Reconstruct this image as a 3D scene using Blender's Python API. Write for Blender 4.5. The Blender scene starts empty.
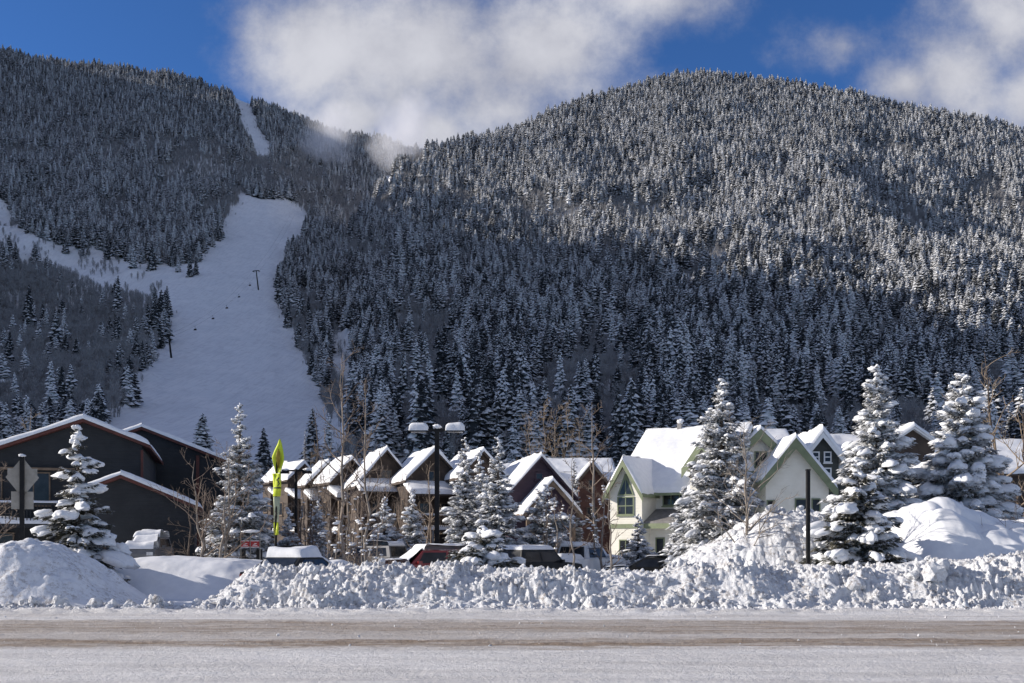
import bpy, math, random
import numpy as np
from mathutils import Vector

rad = math.radians
F, HZ, CZ = 1000.0, 545.0, 1.7          # focal length in pixels, horizon row, eye height
S = bpy.context.scene
C = S.collection
RNG = np.random.default_rng(7)
random.seed(7)

def at(px, py, Y):
    "a point of the place seen at a pixel of the photo, at distance Y"
    return ((px - 512) * Y / F, Y, CZ + (HZ - py) * Y / F)

# ------------------------------------------------------------------ noise
def _h(ix, iy, s):
    n = (ix.astype(np.int64) * 374761393 + iy.astype(np.int64) * 668265263 + s * 974634521) & 0x7fffffff
    n = ((n ^ (n >> 13)) * 1274126177) & 0x7fffffff
    n = (n ^ (n >> 16)) & 0xffffff
    return n / float(0xffffff)

def vnoise(x, y, s=0):
    x = np.asarray(x, float); y = np.asarray(y, float)
    ix = np.floor(x); iy = np.floor(y); fx = x - ix; fy = y - iy
    fx = fx * fx * (3 - 2 * fx); fy = fy * fy * (3 - 2 * fy)
    a = _h(ix, iy, s); b = _h(ix + 1, iy, s); c = _h(ix, iy + 1, s); d = _h(ix + 1, iy + 1, s)
    return (a * (1 - fx) + b * fx) * (1 - fy) + (c * (1 - fx) + d * fx) * fy

def fbm(x, y, s=0, o=4):
    r = 0; a = .5; t = 0
    for k in range(o):
        r = r + a * vnoise(x, y, s + k * 17); t += a
        x = np.asarray(x) * 2.03 + 5.1; y = np.asarray(y) * 2.03 + 3.7; a *= .5
    return r / t

def lumps(x, y, s=0):
    "rounded clods: distance to the nearest of jittered cell centres, as domes of varied size"
    x = np.asarray(x, float); y = np.asarray(y, float)
    ix = np.floor(x); iy = np.floor(y); best = np.zeros_like(x)
    for dx in (-1, 0, 1):
        for dy in (-1, 0, 1):
            cx = ix + dx; cy = iy + dy
            px = cx + .15 + .7 * _h(cx, cy, s); py = cy + .15 + .7 * _h(cx, cy, s + 5)
            r = .35 + .5 * _h(cx, cy, s + 9)
            d2 = ((x - px) ** 2 + (y - py) ** 2) / r ** 2
            best = np.maximum(best, np.sqrt(np.clip(1 - d2, 0, 1)) * r)
    return best

# ------------------------------------------------------------------ mesh builder
class MB:
    def __init__(s): s.V = []; s.L = []; s.N = []; s.M = []; s.S = []; s.n = 0
    def add(s, v, f, m=0, smooth=False):
        v = np.asarray(v, float).reshape(-1, 3)
        if isinstance(f, np.ndarray):
            s.L.append(f.ravel() + s.n); s.N.append(np.full(len(f), f.shape[1])); k = len(f)
        else:
            s.L.append(np.array([i for p in f for i in p], int) + s.n); s.N.append(np.array([len(p) for p in f])); k = len(f)
        s.M.append(np.full(k, m)); s.S.append(np.full(k, smooth)); s.V.append(v); s.n += len(v)
        return s
    def box(s, x0, x1, y0, y1, z0, z1, m=0):
        v = [(x0,y0,z0),(x1,y0,z0),(x1,y1,z0),(x0,y1,z0),(x0,y0,z1),(x1,y0,z1),(x1,y1,z1),(x0,y1,z1)]
        return s.add(v, [(0,3,2,1),(4,5,6,7),(0,1,5,4),(1,2,6,5),(2,3,7,6),(3,0,4,7)], m)
    def prism(s, poly, y0, y1, m=0):
        "poly in (x, z), counter-clockwise seen from -y"
        n = len(poly)
        v = [(x, y0, z) for x, z in poly] + [(x, y1, z) for x, z in poly]
        f = [tuple(range(n)), tuple(range(2*n-1, n-1, -1))]
        for i in range(n):
            j = (i + 1) % n
            f.append((j, i, i + n, j + n))
        return s.add(v, f, m)
    def prism_x(s, poly, x0, x1, m=0):
        "poly in (y, z), extruded along x"
        n = len(poly)
        v = [(x0, y, z) for y, z in poly] + [(x1, y, z) for y, z in poly]
        f = [tuple(range(n-1, -1, -1)), tuple(range(n, 2*n))]
        for i in range(n):
            j = (i + 1) % n
            f.append((i, j, j + n, i + n))
        return s.add(v, f, m)
    def tube(s, pts, rr, n=6, m=0, smooth=True, cap=True):
        pts = np.asarray(pts, float); k = len(pts)
        rr = np.broadcast_to(np.asarray(rr, float), (k,))
        t = np.gradient(pts, axis=0); t /= np.linalg.norm(t, axis=1)[:, None] + 1e-9
        ref = np.array([0, 0, 1.]) if abs(t[0][2]) < .9 else np.array([1., 0, 0])
        a = np.cross(t, ref); a /= np.linalg.norm(a, axis=1)[:, None] + 1e-9
        b = np.cross(t, a)
        th = np.arange(n) * 2 * math.pi / n
        v = pts[:, None, :] + rr[:, None, None] * (np.cos(th)[None, :, None] * a[:, None, :] + np.sin(th)[None, :, None] * b[:, None, :])
        i = np.arange(k - 1)[:, None] * n; j = np.arange(n)[None, :]; j2 = (j + 1) % n
        f = np.stack([i + j, i + n + j, i + n + j2, i + j2], -1).reshape(-1, 4)
        s.add(v.reshape(-1, 3), f, m, smooth)
        if cap:
            s.add(v[0], [tuple(range(n))], m); s.add(v[-1], [tuple(range(n - 1, -1, -1))], m)
        return s
    def grid(s, P, m=0, smooth=True):
        "P: (nu, nv, 3)"
        nu, nv = P.shape[:2]
        i = np.arange(nu - 1)[:, None] * nv; j = np.arange(nv - 1)[None, :]
        f = np.stack([i + j, i + nv + j, i + nv + j + 1, i + j + 1], -1).reshape(-1, 4)
        return s.add(P.reshape(-1, 3), f, m, smooth)
    def xf(s, fn):
        s.V = [fn(v) for v in s.V]; return s
    def build(s, name, mats, parent=None, loc=None):
        me = bpy.data.meshes.new(name)
        V = np.concatenate(s.V); L = np.concatenate(s.L); N = np.concatenate(s.N)
        me.vertices.add(len(V)); me.vertices.foreach_set('co', V.ravel())
        me.loops.add(len(L)); me.loops.foreach_set('vertex_index', L.astype(np.int32))
        me.polygons.add(len(N))
        me.polygons.foreach_set('loop_start', np.concatenate([[0], np.cumsum(N)[:-1]]).astype(np.int32))
        me.polygons.foreach_set('material_index', np.concatenate(s.M).astype(np.int32))
        me.polygons.foreach_set('use_smooth', np.concatenate(s.S).astype(bool))
        me.update(calc_edges=True); me.validate()
        for m in (mats if isinstance(mats, (list, tuple)) else [mats]): me.materials.append(m)
        o = bpy.data.objects.new(name, me); C.objects.link(o)
        if parent: o.parent = parent
        if loc: o.location = loc
        return o

def _ico(sub):
    import bmesh
    bm = bmesh.new(); bmesh.ops.create_icosphere(bm, subdivisions=sub, radius=1)
    v = np.array([x.co[:] for x in bm.verts]); f = np.array([[y.index for y in p.verts] for p in bm.faces]); bm.free()
    return v, f
def _blobs(sub, n, amp, freq):
    v, f = _ico(sub); out = []
    for k in range(n):
        d = 1 + amp * (2 * fbm(v[:, 0] * freq + 7 * k + v[:, 2] * 1.7, v[:, 1] * freq + 3 * k - v[:, 2] * 1.3, 31 + k, 2) - 1)
        d += .32 * (vnoise(v[:, 0] * 3.1 + v[:, 2] * 2.3 + k, v[:, 1] * 3.1 - v[:, 2] * 2.1, 77 + k) - .5)
        out.append((v * d[:, None], f))
    return out
BL1 = _blobs(2, 8, .55, 1.3)     # 80-face clods
BL2 = _blobs(3, 8, .5, 1.3)      # 320-face pillows

def rotz(v, a):
    c, s = math.cos(a), math.sin(a)
    return np.stack([v[:, 0]*c - v[:, 1]*s, v[:, 0]*s + v[:, 1]*c, v[:, 2]], -1)

# ------------------------------------------------------------------ naming
def tag(o, label=None, cat=None, group=None, kind=None):
    if label: o['label'] = label
    if cat: o['category'] = cat
    if group: o['group'] = group
    if kind: o['kind'] = kind
    return o
def thing(name, label, cat, loc=(0, 0, 0), rz=0, group=None):
    o = bpy.data.objects.new(name, None); C.objects.link(o); o.empty_display_size = .3
    o.location = loc; o.rotation_euler = (0, 0, rz)
    return tag(o, label, cat, group)
def copy_tree(o, parent=None):
    c = o.copy(); C.objects.link(c); c.parent = parent
    for ch in list(o.children): copy_tree(ch, c)
    return c

# ------------------------------------------------------------------ materials
class NT:
    def __init__(s, nt): s.nt = nt
    def n(s, t, **k):
        x = s.nt.nodes.new(t)
        ins = k.pop('ins', {})
        for a, b in k.items(): setattr(x, a, b)
        for a, b in ins.items():
            if isinstance(b, bpy.types.NodeSocket): s.nt.links.new(b, x.inputs[a])
            else: x.inputs[a].default_value = b
        return x
    def math(s, op, a, b=0.0, c=0.0, clamp=False):
        return s.n('ShaderNodeMath', operation=op, use_clamp=clamp, ins={0: a, 1: b, 2: c}).outputs[0]
    def ss(s, x, a, b):
        return s.n('ShaderNodeMapRange', interpolation_type='SMOOTHSTEP', ins={0: x, 1: a, 2: b, 3: 0.0, 4: 1.0}).outputs[0]
    def noise(s, vec, sc, det=3.0, rough=.55):
        return s.n('ShaderNodeTexNoise', ins={'Vector': vec, 'Scale': sc, 'Detail': det, 'Roughness': rough}).outputs[0]
    def mix(s, f, a, b):
        x = s.n('ShaderNodeMix', data_type='RGBA', ins={0: f})
        for i, v in ((6, a), (7, b)):
            if isinstance(v, bpy.types.NodeSocket): s.nt.links.new(v, x.inputs[i])
            else: x.inputs[i].default_value = (*v, 1) if len(v) == 3 else v
        return x.outputs[2]
def mat(name, fn=None, col=(.5, .5, .5), rough=.6, **kw):
    m = bpy.data.materials.new(name); m.use_nodes = True
    g = NT(m.node_tree); b = m.node_tree.nodes['Principled BSDF']
    b.inputs['Base Color'].default_value = (*col, 1); b.inputs['Roughness'].default_value = rough
    for k, v in kw.items(): b.inputs[k].default_value = v
    if fn: fn(g, b)
    return m
def co(g, which='Object'):
    return g.n('ShaderNodeTexCoord').outputs[which]
def bump(g, b, h, strength, dist):
    n = g.n('ShaderNodeBump', ins={'Height': h, 'Strength': strength, 'Distance': dist})
    g.nt.links.new(n.outputs[0], b.inputs['Normal'])
def setc(g, b, c): g.nt.links.new(c, b.inputs['Base Color'])

def vary(c1, c2, sc, bs=0.0, bd=.02, stretch=None):
    def fn(g, b):
        v = co(g)
        if stretch: v = g.n('ShaderNodeMapping', ins={'Vector': v, 'Scale': stretch}).outputs[0]
        n = g.noise(v, sc, 4.0, .6)
        setc(g, b, g.mix(g.ss(n, .3, .7), c1, c2))
        if bs: bump(g, b, n, bs, bd)
    return fn
def f_snow(sc=1.0, bs=.5, bd=.03, dirt=0.0):
    def fn(g, b):
        v = co(g)
        n1 = g.noise(v, 3.0 * sc, 5.0, .62); n2 = g.noise(v, 22.0 * sc, 3.0, .6)
        c = g.mix(g.ss(n1, .3, .75), (.76, .77, .785), (.85, .855, .86))
        if dirt:
            d1 = g.noise(v, 1.3, 5.0, .7); d2 = g.noise(v, 9.0, 4.0, .75)
            k = g.math('MULTIPLY', g.ss(d1, .36, .66), g.ss(d2, .44, .66))
            c = g.mix(g.math('MULTIPLY', k, dirt), c, (.27, .22, .18))
        setc(g, b, c)
        bump(g, b, g.math('ADD', n1, g.math('MULTIPLY', n2, .35)), bs, bd)
    return fn
SNOW = mat('snow', f_snow(), rough=.65)
SNOW_FINE = mat('snow_on_branches', f_snow(3.0, .5, .02), rough=.7)
SNOW_BANK = mat('ploughed_snow', f_snow(2.6, 1.0, .08, .85), rough=.85)
SNOW_SMOOTH = mat('drifted_snow', f_snow(.7, .25, .03), rough=.6)
SNOW_ROOF = mat('roof_snow', f_snow(1.0, .4, .05), rough=.65)

def f_ground(g, b):
    v = co(g)
    n = g.noise(v, .05, 6.0, .6); n2 = g.noise(v, .35, 5.0, .65)
    c = g.mix(g.ss(n, .35, .7), (.76, .78, .80), (.84, .85, .86))
    setc(g, b, c)
    gro = g.noise(g.n('ShaderNodeMapping', ins={'Vector': v, 'Rotation': (0, 0, .22), 'Scale': (.55, .03, .1)}).outputs[0], 1.0, 4.0, .7)
    pat = g.noise(v, .12, 6.0, .75)
    c = g.mix(g.math('MULTIPLY', g.ss(gro, .46, .62), .45), c, (.60, .61, .64))
    c = g.mix(g.math('MULTIPLY', g.ss(pat, .54, .66), .5), c, (.55, .55, .57)); setc(g, b, c)
    bump(g, b, g.math('ADD', g.math('ADD', n, g.math('MULTIPLY', n2, .3)), g.math('MULTIPLY', gro, .6)), .6, .9)
GROUND = mat('mountain_snow', f_ground, rough=.7)

def f_road(g, b):
    v = co(g)
    sep = g.n('ShaderNodeSeparateXYZ', ins={0: v}); y = sep.outputs[1]
    st = g.n('ShaderNodeMapping', ins={'Vector': v, 'Scale': (.10, 1.0, 1.0)}).outputs[0]
    st2 = g.n('ShaderNodeMapping', ins={'Vector': v, 'Scale': (.035, 1.0, 1.0)}).outputs[0]
    w = g.math('ADD', y, g.math('MULTIPLY', g.math('SUBTRACT', g.noise(st2, .8, 4.0, .6), .5), 2.3))
    w = g.math('ADD', w, g.math('MULTIPLY', g.math('SUBTRACT', g.noise(g.n('ShaderNodeMapping', ins={'Vector': v, 'Scale': (.5, 1.0, 1.0)}).outputs[0], 3.0, 5.0, .75), .5), 1.1))
    def band(a0, a1, b0, b1): return g.math('MULTIPLY', g.ss(w, a0, a1), g.math('SUBTRACT', 1.0, g.ss(w, b0, b1)))
    tr = g.math('MAXIMUM', g.math('MAXIMUM', band(15.4, 16.0, 16.8, 17.5), g.math('MULTIPLY', band(17.7, 18.3, 20.2, 21.2), .88)), g.math('MULTIPLY', band(22.1, 22.3, 22.5, 22.9), .22))
    tr = g.math('MAXIMUM', tr, g.math('MULTIPLY', band(15.3, 15.8, 20.6, 21.4), .5))
    fine = g.noise(st, 5.0, 6.0, .7); grit = g.noise(v, 9.0, 5.0, .85)
    k = g.math('MULTIPLY', tr, g.math('ADD', .5, g.math('MULTIPLY', g.ss(fine, .3, .65), .5)), clamp=True)
    snow = g.mix(g.ss(g.noise(st, 2.0, 6.0, .7), .3, .7), (.62, .605, .59), (.82, .81, .80))
    slush = g.mix(g.ss(grit, .35, .7), (.19, .135, .088), (.42, .325, .235))
    c = g.mix(k, snow, slush)
    spk = g.ss(g.noise(v, 30.0, 3.0, .8), .60, .72)
    c = g.mix(g.math('MULTIPLY', spk, .6), c, (.20, .165, .135))
    setc(g, b, c)
    bump(g, b, g.math('ADD', g.math('MULTIPLY', g.noise(v, 5.0, 6.0, .8), 1.0), g.math('MULTIPLY', fine, .5)), 1.0, .09)
ROAD = mat('snowy_road', f_road, rough=.7)

def f_conifer(g, b):
    "needles with snow lying on whatever faces up"
    geo = g.n('ShaderNodeNewGeometry'); v = co(g)
    nz = g.n('ShaderNodeSeparateXYZ', ins={0: geo.outputs['Normal']}).outputs[2]
    rnd = g.n('ShaderNodeObjectInfo').outputs['Random']
    n = g.noise(v, 16.0, 2.0, .7)
    k = g.math('ADD', g.math('MULTIPLY', nz, .50), g.math('MULTIPLY', n, 1.25))
    k = g.math('ADD', k, g.math('MULTIPLY', g.math('POWER', rnd, 1.6), .46))
    hz = g.n('ShaderNodeSeparateXYZ', ins={0: geo.outputs['Position']}).outputs[2]   # rime thickens with height
    k = g.math('ADD', k, g.math('MULTIPLY', g.ss(hz, 120.0, 620.0), .17))
    f = g.math('MULTIPLY', g.ss(k, .93, 1.23), .93)
    dark = g.mix(rnd, (.013, .017, .021), (.026, .029, .031))
    setc(g, b, g.mix(f, dark, (.80, .81, .83)))
FCON = mat('snowy_conifer', f_conifer, rough=.8)
def f_aspen(g, b):
    rnd = g.n('ShaderNodeObjectInfo').outputs['Random']
    n = g.noise(co(g), 1.2, 2.0)
    setc(g, b, g.mix(g.ss(n, .30, .62), g.mix(rnd, (.090, .080, .076), (.15, .128, .115)), (.42, .42, .43)))
FASP = mat('frosted_aspen', f_aspen, rough=.85)

NEEDLE_FROST = [.80]
def f_needles(g, b):
    geo = g.n('ShaderNodeNewGeometry'); v = co(g)
    nz = g.n('ShaderNodeSeparateXYZ', ins={0: geo.outputs['Normal']}).outputs[2]
    n = g.noise(v, 5.0, 3.0, .7)
    k = g.ss(g.math('ADD', g.math('MULTIPLY', g.math('ABSOLUTE', nz), .45), n), NEEDLE_FROST[0], NEEDLE_FROST[0] + .26)
    dark = g.mix(g.ss(g.noise(v, 2.0, 3.0), .3, .7), (.030, .034, .024), (.075, .066, .044))
    setc(g, b, g.mix(g.math('MULTIPLY', k, .85), dark, (.80, .81, .83)))
NEEDLES = mat('needles', f_needles, rough=.7)
NEEDLE_FROST[0] = .68
NEEDLES_FROSTED = mat('frosted_needles', f_needles, rough=.7)
BARK = mat('bark', vary((.055, .042, .034), (.12, .095, .075), 8, .6, .02, (1, 1, .3)), rough=.9)
ASPEN_BARK = mat('aspen_bark', vary((.16, .13, .105), (.30, .265, .225), 6, .3, .01, (1, 1, .5)), rough=.85)
TWIG = mat('bare_twigs', vary((.13, .095, .07), (.26, .20, .155), 4), rough=.9)
TWIG_GOLD = mat('golden_twigs', vary((.22, .165, .115), (.36, .28, .20), 3), rough=.9)
TWIG_DARK = mat('dark_twigs', vary((.06, .045, .036), (.14, .105, .08), 4), rough=.9)

def f_boards(c1, c2, sc=5.0, axis=2):
    def fn(g, b):
        v = co(g); s = g.n('ShaderNodeSeparateXYZ', ins={0: v})
        w = g.math('FRACT', g.math('MULTIPLY', s.outputs[axis], sc))
        n = g.noise(v, 1.6, 5.0, .6)
        setc(g, b, g.mix(g.ss(n, .3, .7), c1, c2))
        bump(g, b, g.math('ADD', g.ss(w, .0, .12), g.math('MULTIPLY', n, .15)), .5, .02)
    return fn
W_DARK = mat('charcoal_boards', f_boards((.011, .013, .016), (.019, .022, .026), 5), rough=.75)
W_RED = mat('red_brown_trim', vary((.075, .022, .016), (.12, .035, .025), 3), rough=.7)
W_CREAM = mat('cream_siding', f_boards((.74, .71, .61), (.80, .775, .68), 6), rough=.7)
W_GREEN = mat('sage_green_trim', vary((.155, .185, .105), (.205, .24, .14), 2), rough=.65)
W_OLIVE = mat('grey_green_boards', f_boards((.045, .052, .046), (.065, .072, .062), 6), rough=.75)
W_BROWN = mat('brown_wood_siding', f_boards((.042, .029, .022), (.080, .056, .041), 5), rough=.8)
W_TAN = mat('tan_wood_siding', f_boards((.13, .09, .06), (.20, .145, .10), 5), rough=.8)
W_PURPLE = mat('purple_siding', f_boards((.040, .024, .038), (.062, .038, .056), 5), rough=.75)
W_RUST = mat('rust_siding', f_boards((.10, .045, .032), (.16, .075, .05), 5), rough=.8)
W_WHITE = mat('white_window_paint', vary((.72, .72, .70), (.80, .80, .78), 3), rough=.5)
W_GREY = mat('bare_grey_roof', vary((.16, .15, .145), (.24, .23, .22), 4, .3, .01), rough=.6)
GLASS = mat('dark_window_glass', vary((.012, .014, .017), (.035, .038, .043), 1.5), rough=.10, **{'Specular IOR Level': .35})
METAL_BLK = mat('black_painted_metal', vary((.007, .007, .008), (.014, .0135, .013), 6), rough=.6, **{'Specular IOR Level': .25})
SIGN_BACK = mat('bare_metal_sign_back', vary((.28, .26, .22), (.36, .335, .29), 5), rough=.55)
SIGN_RED = mat('red_sign_face', vary((.30, .016, .018), (.40, .030, .028), 6), rough=.45)
SIGN_WHITE = mat('white_sign_face', vary((.70, .70, .70), (.80, .80, .80), 6), rough=.5)
def f_flag(g, b):
    setc(g, b, g.mix(g.ss(g.noise(co(g), 2.5, 3.0), .3, .7), (.55, .68, .03), (.70, .76, .06)))
FLAG = mat('lime_flag_cloth', f_flag, rough=.7)
FLAG_PALE = mat('pale_flag_cloth', vary((.42, .46, .30), (.55, .58, .40), 3), rough=.75)
FLAG_DARK = mat('flag_print', vary((.02, .03, .02), (.04, .05, .03), 5), rough=.7)
FLAG_OCHRE = mat('flag_print_ochre', vary((.36, .27, .03), (.45, .33, .05), 5), rough=.7)
STEEL = mat('grey_galvanised_steel', vary((.10, .105, .11), (.16, .165, .17), 4), rough=.5, Metallic=.4)
RUBBER = mat('tyre_rubber', vary((.012, .012, .012), (.03, .03, .03), 8), rough=.9)
RIM = mat('wheel_rim', vary((.30, .30, .31), (.42, .42, .43), 6), rough=.35, Metallic=.7)
P_RED = mat('dark_red_car_paint', vary((.20, .014, .016), (.26, .022, .022), 3), rough=.3, **{'Coat Weight': .4})
P_BLACK = mat('black_car_paint', vary((.010, .010, .010), (.020, .020, .020), 3), rough=.55, **{'Specular IOR Level': .3})
P_WHITE = mat('white_car_paint', vary((.55, .56, .57), (.66, .66, .66), 3), rough=.35, **{'Coat Weight': .4})
P_GREY = mat('grey_car_paint', vary((.10, .105, .11), (.15, .15, .155), 3), rough=.35, **{'Coat Weight': .4})
LENS_RED = mat('tail_light_lens', vary((.45, .03, .02), (.6, .06, .03), 6), rough=.2)
LENS = mat('headlight_lens', vary((.5, .5, .5), (.65, .65, .65), 6), rough=.15)
#==SETTING==

# ================================================================== camera, sun, sky
cam = bpy.data.cameras.new('camera'); cam.sensor_width = 36; cam.lens = 36 * F / 1024
cam.shift_y = (HZ - 341.5) / 1024; cam.clip_start = .1; cam.clip_end = 9000
camo = bpy.data.objects.new('camera', cam); C.objects.link(camo)
camo.location = (0, 0, CZ); camo.rotation_euler = (rad(90), 0, 0); S.camera = camo

EL, AZ = rad(20), rad(-3)               # sun low on the left, nearly square to the view
SD = Vector((-math.cos(EL) * math.cos(AZ), -math.cos(EL) * math.sin(AZ), math.sin(EL)))
sun = bpy.data.lights.new('sun', 'SUN'); sun.energy = 5.0; sun.angle = rad(.5); sun.color = (1, .92, .83)
suno = bpy.data.objects.new('sun', sun); C.objects.link(suno)
suno.rotation_euler = SD.to_track_quat('Z', 'Y').to_euler()

W = bpy.data.worlds.new('World'); S.world = W; W.use_nodes = True
g = NT(W.node_tree); bg = W.node_tree.nodes['Background']
SKY_K = .122
sky = g.n('ShaderNodeTexSky', sky_type='NISHITA', sun_disc=False, sun_elevation=EL,
          sun_rotation=math.atan2(SD.x, SD.y), altitude=2700, air_density=1.0, dust_density=.1, ozone_density=9.0)
d = g.n('ShaderNodeTexCoord').outputs['Generated']
sp = g.n('ShaderNodeSeparateXYZ', ins={0: d})
yy = g.math('MAXIMUM', sp.outputs[1], .05)
tx = g.math('DIVIDE', sp.outputs[0], yy); tz = g.math('DIVIDE', sp.outputs[2], yy)
pv = g.n('ShaderNodeCombineXYZ', ins={0: tx, 1: tz, 2: 0.0}).outputs[0]
wob = g.noise(pv, 5.0, 9.0, .66)
big = g.noise(g.n('ShaderNodeMapping', ins={'Vector': pv, 'Location': (3.1, 1.7, 0)}).outputs[0], 3.2, 5.0, .6)
field = None
# cloud masses: bearing, height, half width, half height, all as slopes
for (u, y, a, b) in [(420, 60, 175, 110), (540, 52, 135, 95), (330, 50, 95, 90), (430, 130, 80, 60), (350, 118, 62, 48), (655, -8, 85, 55), (500, 110, 90, 60),
                     (960, 75, 85, 75), (1010, 20, 90, 80), (1030, 95, 60, 55), (905, 85, 50, 35), (840, 45, 60, 26), (-250, 120, 200, 80), (1400, 60, 250, 120)]:
    q = g.math('DIVIDE', g.math('SUBTRACT', tx, (u - 512) / F), a / F)
    w = g.math('DIVIDE', g.math('SUBTRACT', tz, (HZ - y) / F), b / F)
    r = g.math('SQRT', g.math('ADD', g.math('MULTIPLY', q, q), g.math('MULTIPLY', w, w)))
    k = g.math('SUBTRACT', 1.15, r)
    if (u, y) == (840, 45): k = g.math('MULTIPLY', k, .45)
    field = k if field is None else g.math('SMOOTH_MAX', field, k, .25)
dens = g.math('ADD', field, g.math('MULTIPLY', g.math('SUBTRACT', wob, .5), 2.3))
dens = g.math('ADD', dens, g.math('MULTIPLY', g.math('SUBTRACT', big, .5), 1.1))
cm = g.math('MULTIPLY', g.ss(dens, -.06, 1.02), g.ss(sp.outputs[1], .05, .2))
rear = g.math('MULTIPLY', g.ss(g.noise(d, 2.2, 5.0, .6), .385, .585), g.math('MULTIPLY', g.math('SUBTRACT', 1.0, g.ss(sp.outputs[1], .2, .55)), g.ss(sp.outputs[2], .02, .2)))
cm = g.math('MAXIMUM', cm, rear)      # unseen broken cloud added behind and overhead to lift the ambient light
lit = g.ss(g.math('ADD', g.math('MULTIPLY', g.noise(g.n('ShaderNodeMapping', ins={'Vector': pv, 'Location': (.7, .2, 0)}).outputs[0], 7.0, 5.0, .55), .7), g.math('MULTIPLY', dens, .22)), .28, .72)
ccol = g.mix(lit, tuple(c / SKY_K for c in (.30, .31, .37)), tuple(c / SKY_K for c in (.55, .555, .60)))
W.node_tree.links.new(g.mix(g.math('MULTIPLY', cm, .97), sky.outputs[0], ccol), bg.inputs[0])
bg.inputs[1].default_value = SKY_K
vs = S.view_settings; vs.view_transform = 'Standard'; vs.look = 'None'; vs.exposure = .30; vs.gamma = 1; vs.use_curve_mapping = False

# ================================================================== terrain
LU = [-900,-500,-300,-200,-100,-40,0,50,100,160,200,235,270,300,340,380,420,520,700,1200]
LY = [100,-60,-75,-60,0,38,54,67,71,78,87,99,109,121,134,142,152,200,330,480]  # leftmost heights, out of view, raised to throw shade on the left mountain
LR = [1300,1650,1800,1850,1950,2000,2050,2050,2050,2050,2050,2050,2050,2100,2150,2200,2250,2250,2200,2000]
RU = [100,200,250,300,350,380,400,430,480,520,560,600,640,680,720,780,850,900,960,1024,1200,1600]
RY = [540,500,430,335,245,192,164,157,146,133,117,105,93,80,81,89,102,114,127,139,190,330]
RR = [900,950,1050,1200,1350,1450,1500,1550,1620,1680,1740,1800,1850,1900,1900,1880,1850,1830,1800,1780,1700,1500]
def _ray(u, Y, U, V, R, p=1.6):
    yr = np.interp(u, U, V); R = np.interp(u, U, R); Zr = CZ + (HZ - yr) / F * R
    s = np.clip((Y - 150) / (R - 150), 0, 1)
    return np.where(Y < R, Zr * s ** p, Zr - .45 * (Y - R))
def inpoly(x, y, P):
    r = np.zeros(np.shape(x), bool); n = len(P)
    for i in range(n):
        (x0, y0), (x1, y1) = P[i], P[(i + 1) % n]
        c = ((y0 > y) != (y1 > y)) & (x < (x1 - x0) * (y - y0) / ((y1 - y0) or 1e-9) + x0)
        r ^= c
    return r
def terr0(X, Y):
    u = 512 + F * X / np.maximum(Y, 60)
    z = np.maximum(_ray(u, Y, LU, LY, LR), _ray(u, Y, RU, RY, RR))
    return z + np.clip((Y - 30) * .009, 0, 1.1)
RUN = [(240,193),(262,199),(290,200),(303,210),(313,222),(302,240),(286,262),(279,290),(286,320),(300,350),(318,390),(330,420),(345,470),(100,480),
       (100,436),(118,415),(133,390),(146,368),(160,350),(167,330),(170,312),(160,304),(135,297),(95,286),(60,270),(30,259),(-60,240),(-60,190),(6,200),(14,222),(36,238),
       (60,246),(100,252),(130,262),(165,266),(196,262),(205,246),(222,232),(231,212)]
RUN2 = [(230,94),(247,96),(254,112),(258,128),(270,143),(271,158),(258,160),(248,140),(238,118)]
def terr(X, Y):
    X = np.asarray(X, float); Y = np.asarray(Y, float)
    z = terr0(X, Y); u = 512 + F * X / np.maximum(Y, 60); y = HZ - F * (z - CZ) / np.maximum(Y, 60)
    a = np.clip((Y - 200) / 700, 0, 1)
    # keep the pistes smooth
    dx = np.clip(1 - np.abs(u - (225 + (y - 330) * .03)) / 110, 0, 1) * np.clip((y - 170) / 40, 0, 1)
    a = a * (1 - .85 * np.clip(dx * 2, 0, 1))
    Rr = np.maximum(np.interp(u, RU, RR) * (u > 395), np.interp(u, LU, LR) * (u <= 395))
    f = Y / Rr; tp = 1 - .82 * np.clip((f - .72) / .2, 0, 1)
    n = tp * 78 * (fbm(X / 210 + 9, Y / 330, 3, 4) - .5) + (.35 + .65 * tp) * 38 * (fbm(X / 62, Y / 130 + 3, 8, 3) - .5)
    return z + a * n

cols = np.concatenate([np.linspace(-1.7, -.66, 30)[:-1], np.linspace(-.66, .66, 330), np.linspace(.66, 1.7, 30)[1:]])
rows = np.concatenate([np.linspace(-120, 20, 8)[:-1], np.linspace(20, 160, 40)[:-1], np.linspace(160, 2350, 260), [2500, 2800]])
A, YY = np.meshgrid(cols, rows, indexing='ij'); XX = A * np.maximum(YY, 60)
ZZ = terr(XX, YY)
tag(MB().grid(np.stack([XX, YY, ZZ], -1)[:, ::-1]).build('ground', GROUND), kind='structure')

# unseen spur added on the left, its crest fitted to shade the ski mountain
sy = np.linspace(-420, 2150, 260); so = np.linspace(-1, 1, 61)
SH = np.interp(sy, [-420, 100, 180, 240, 320, 420, 530, 640, 740, 800, 950, 1115, 1280, 1412, 1525, 1700, 1850, 2000, 2150], [0, 30, 130, 330, 430, 470, 540, 610, 655, 665, 695, 735, 745, 795, 850, 955, 1045, 1118, 1118])
SX = np.interp(sy, [-420, 1250, 1900, 2000, 2150], [-1000, -1000, -1320, -1370, -1460])
OX, SYY = np.meshgrid(so, sy, indexing='ij')
SXX = SX[None] + OX * (120 + SH[None] * .72)
tex = 1 - np.abs(OX)
SZZ = SH[None] * tex + (fbm(SYY / 90, OX * 6, 41, 4) - .5) * 60 * np.minimum(tex * 4, 1) + (vnoise(SYY / 16, OX * 3, 47) - .35) * 85 * np.clip(tex * 4 - 3, 0, 1) - 4
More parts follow.
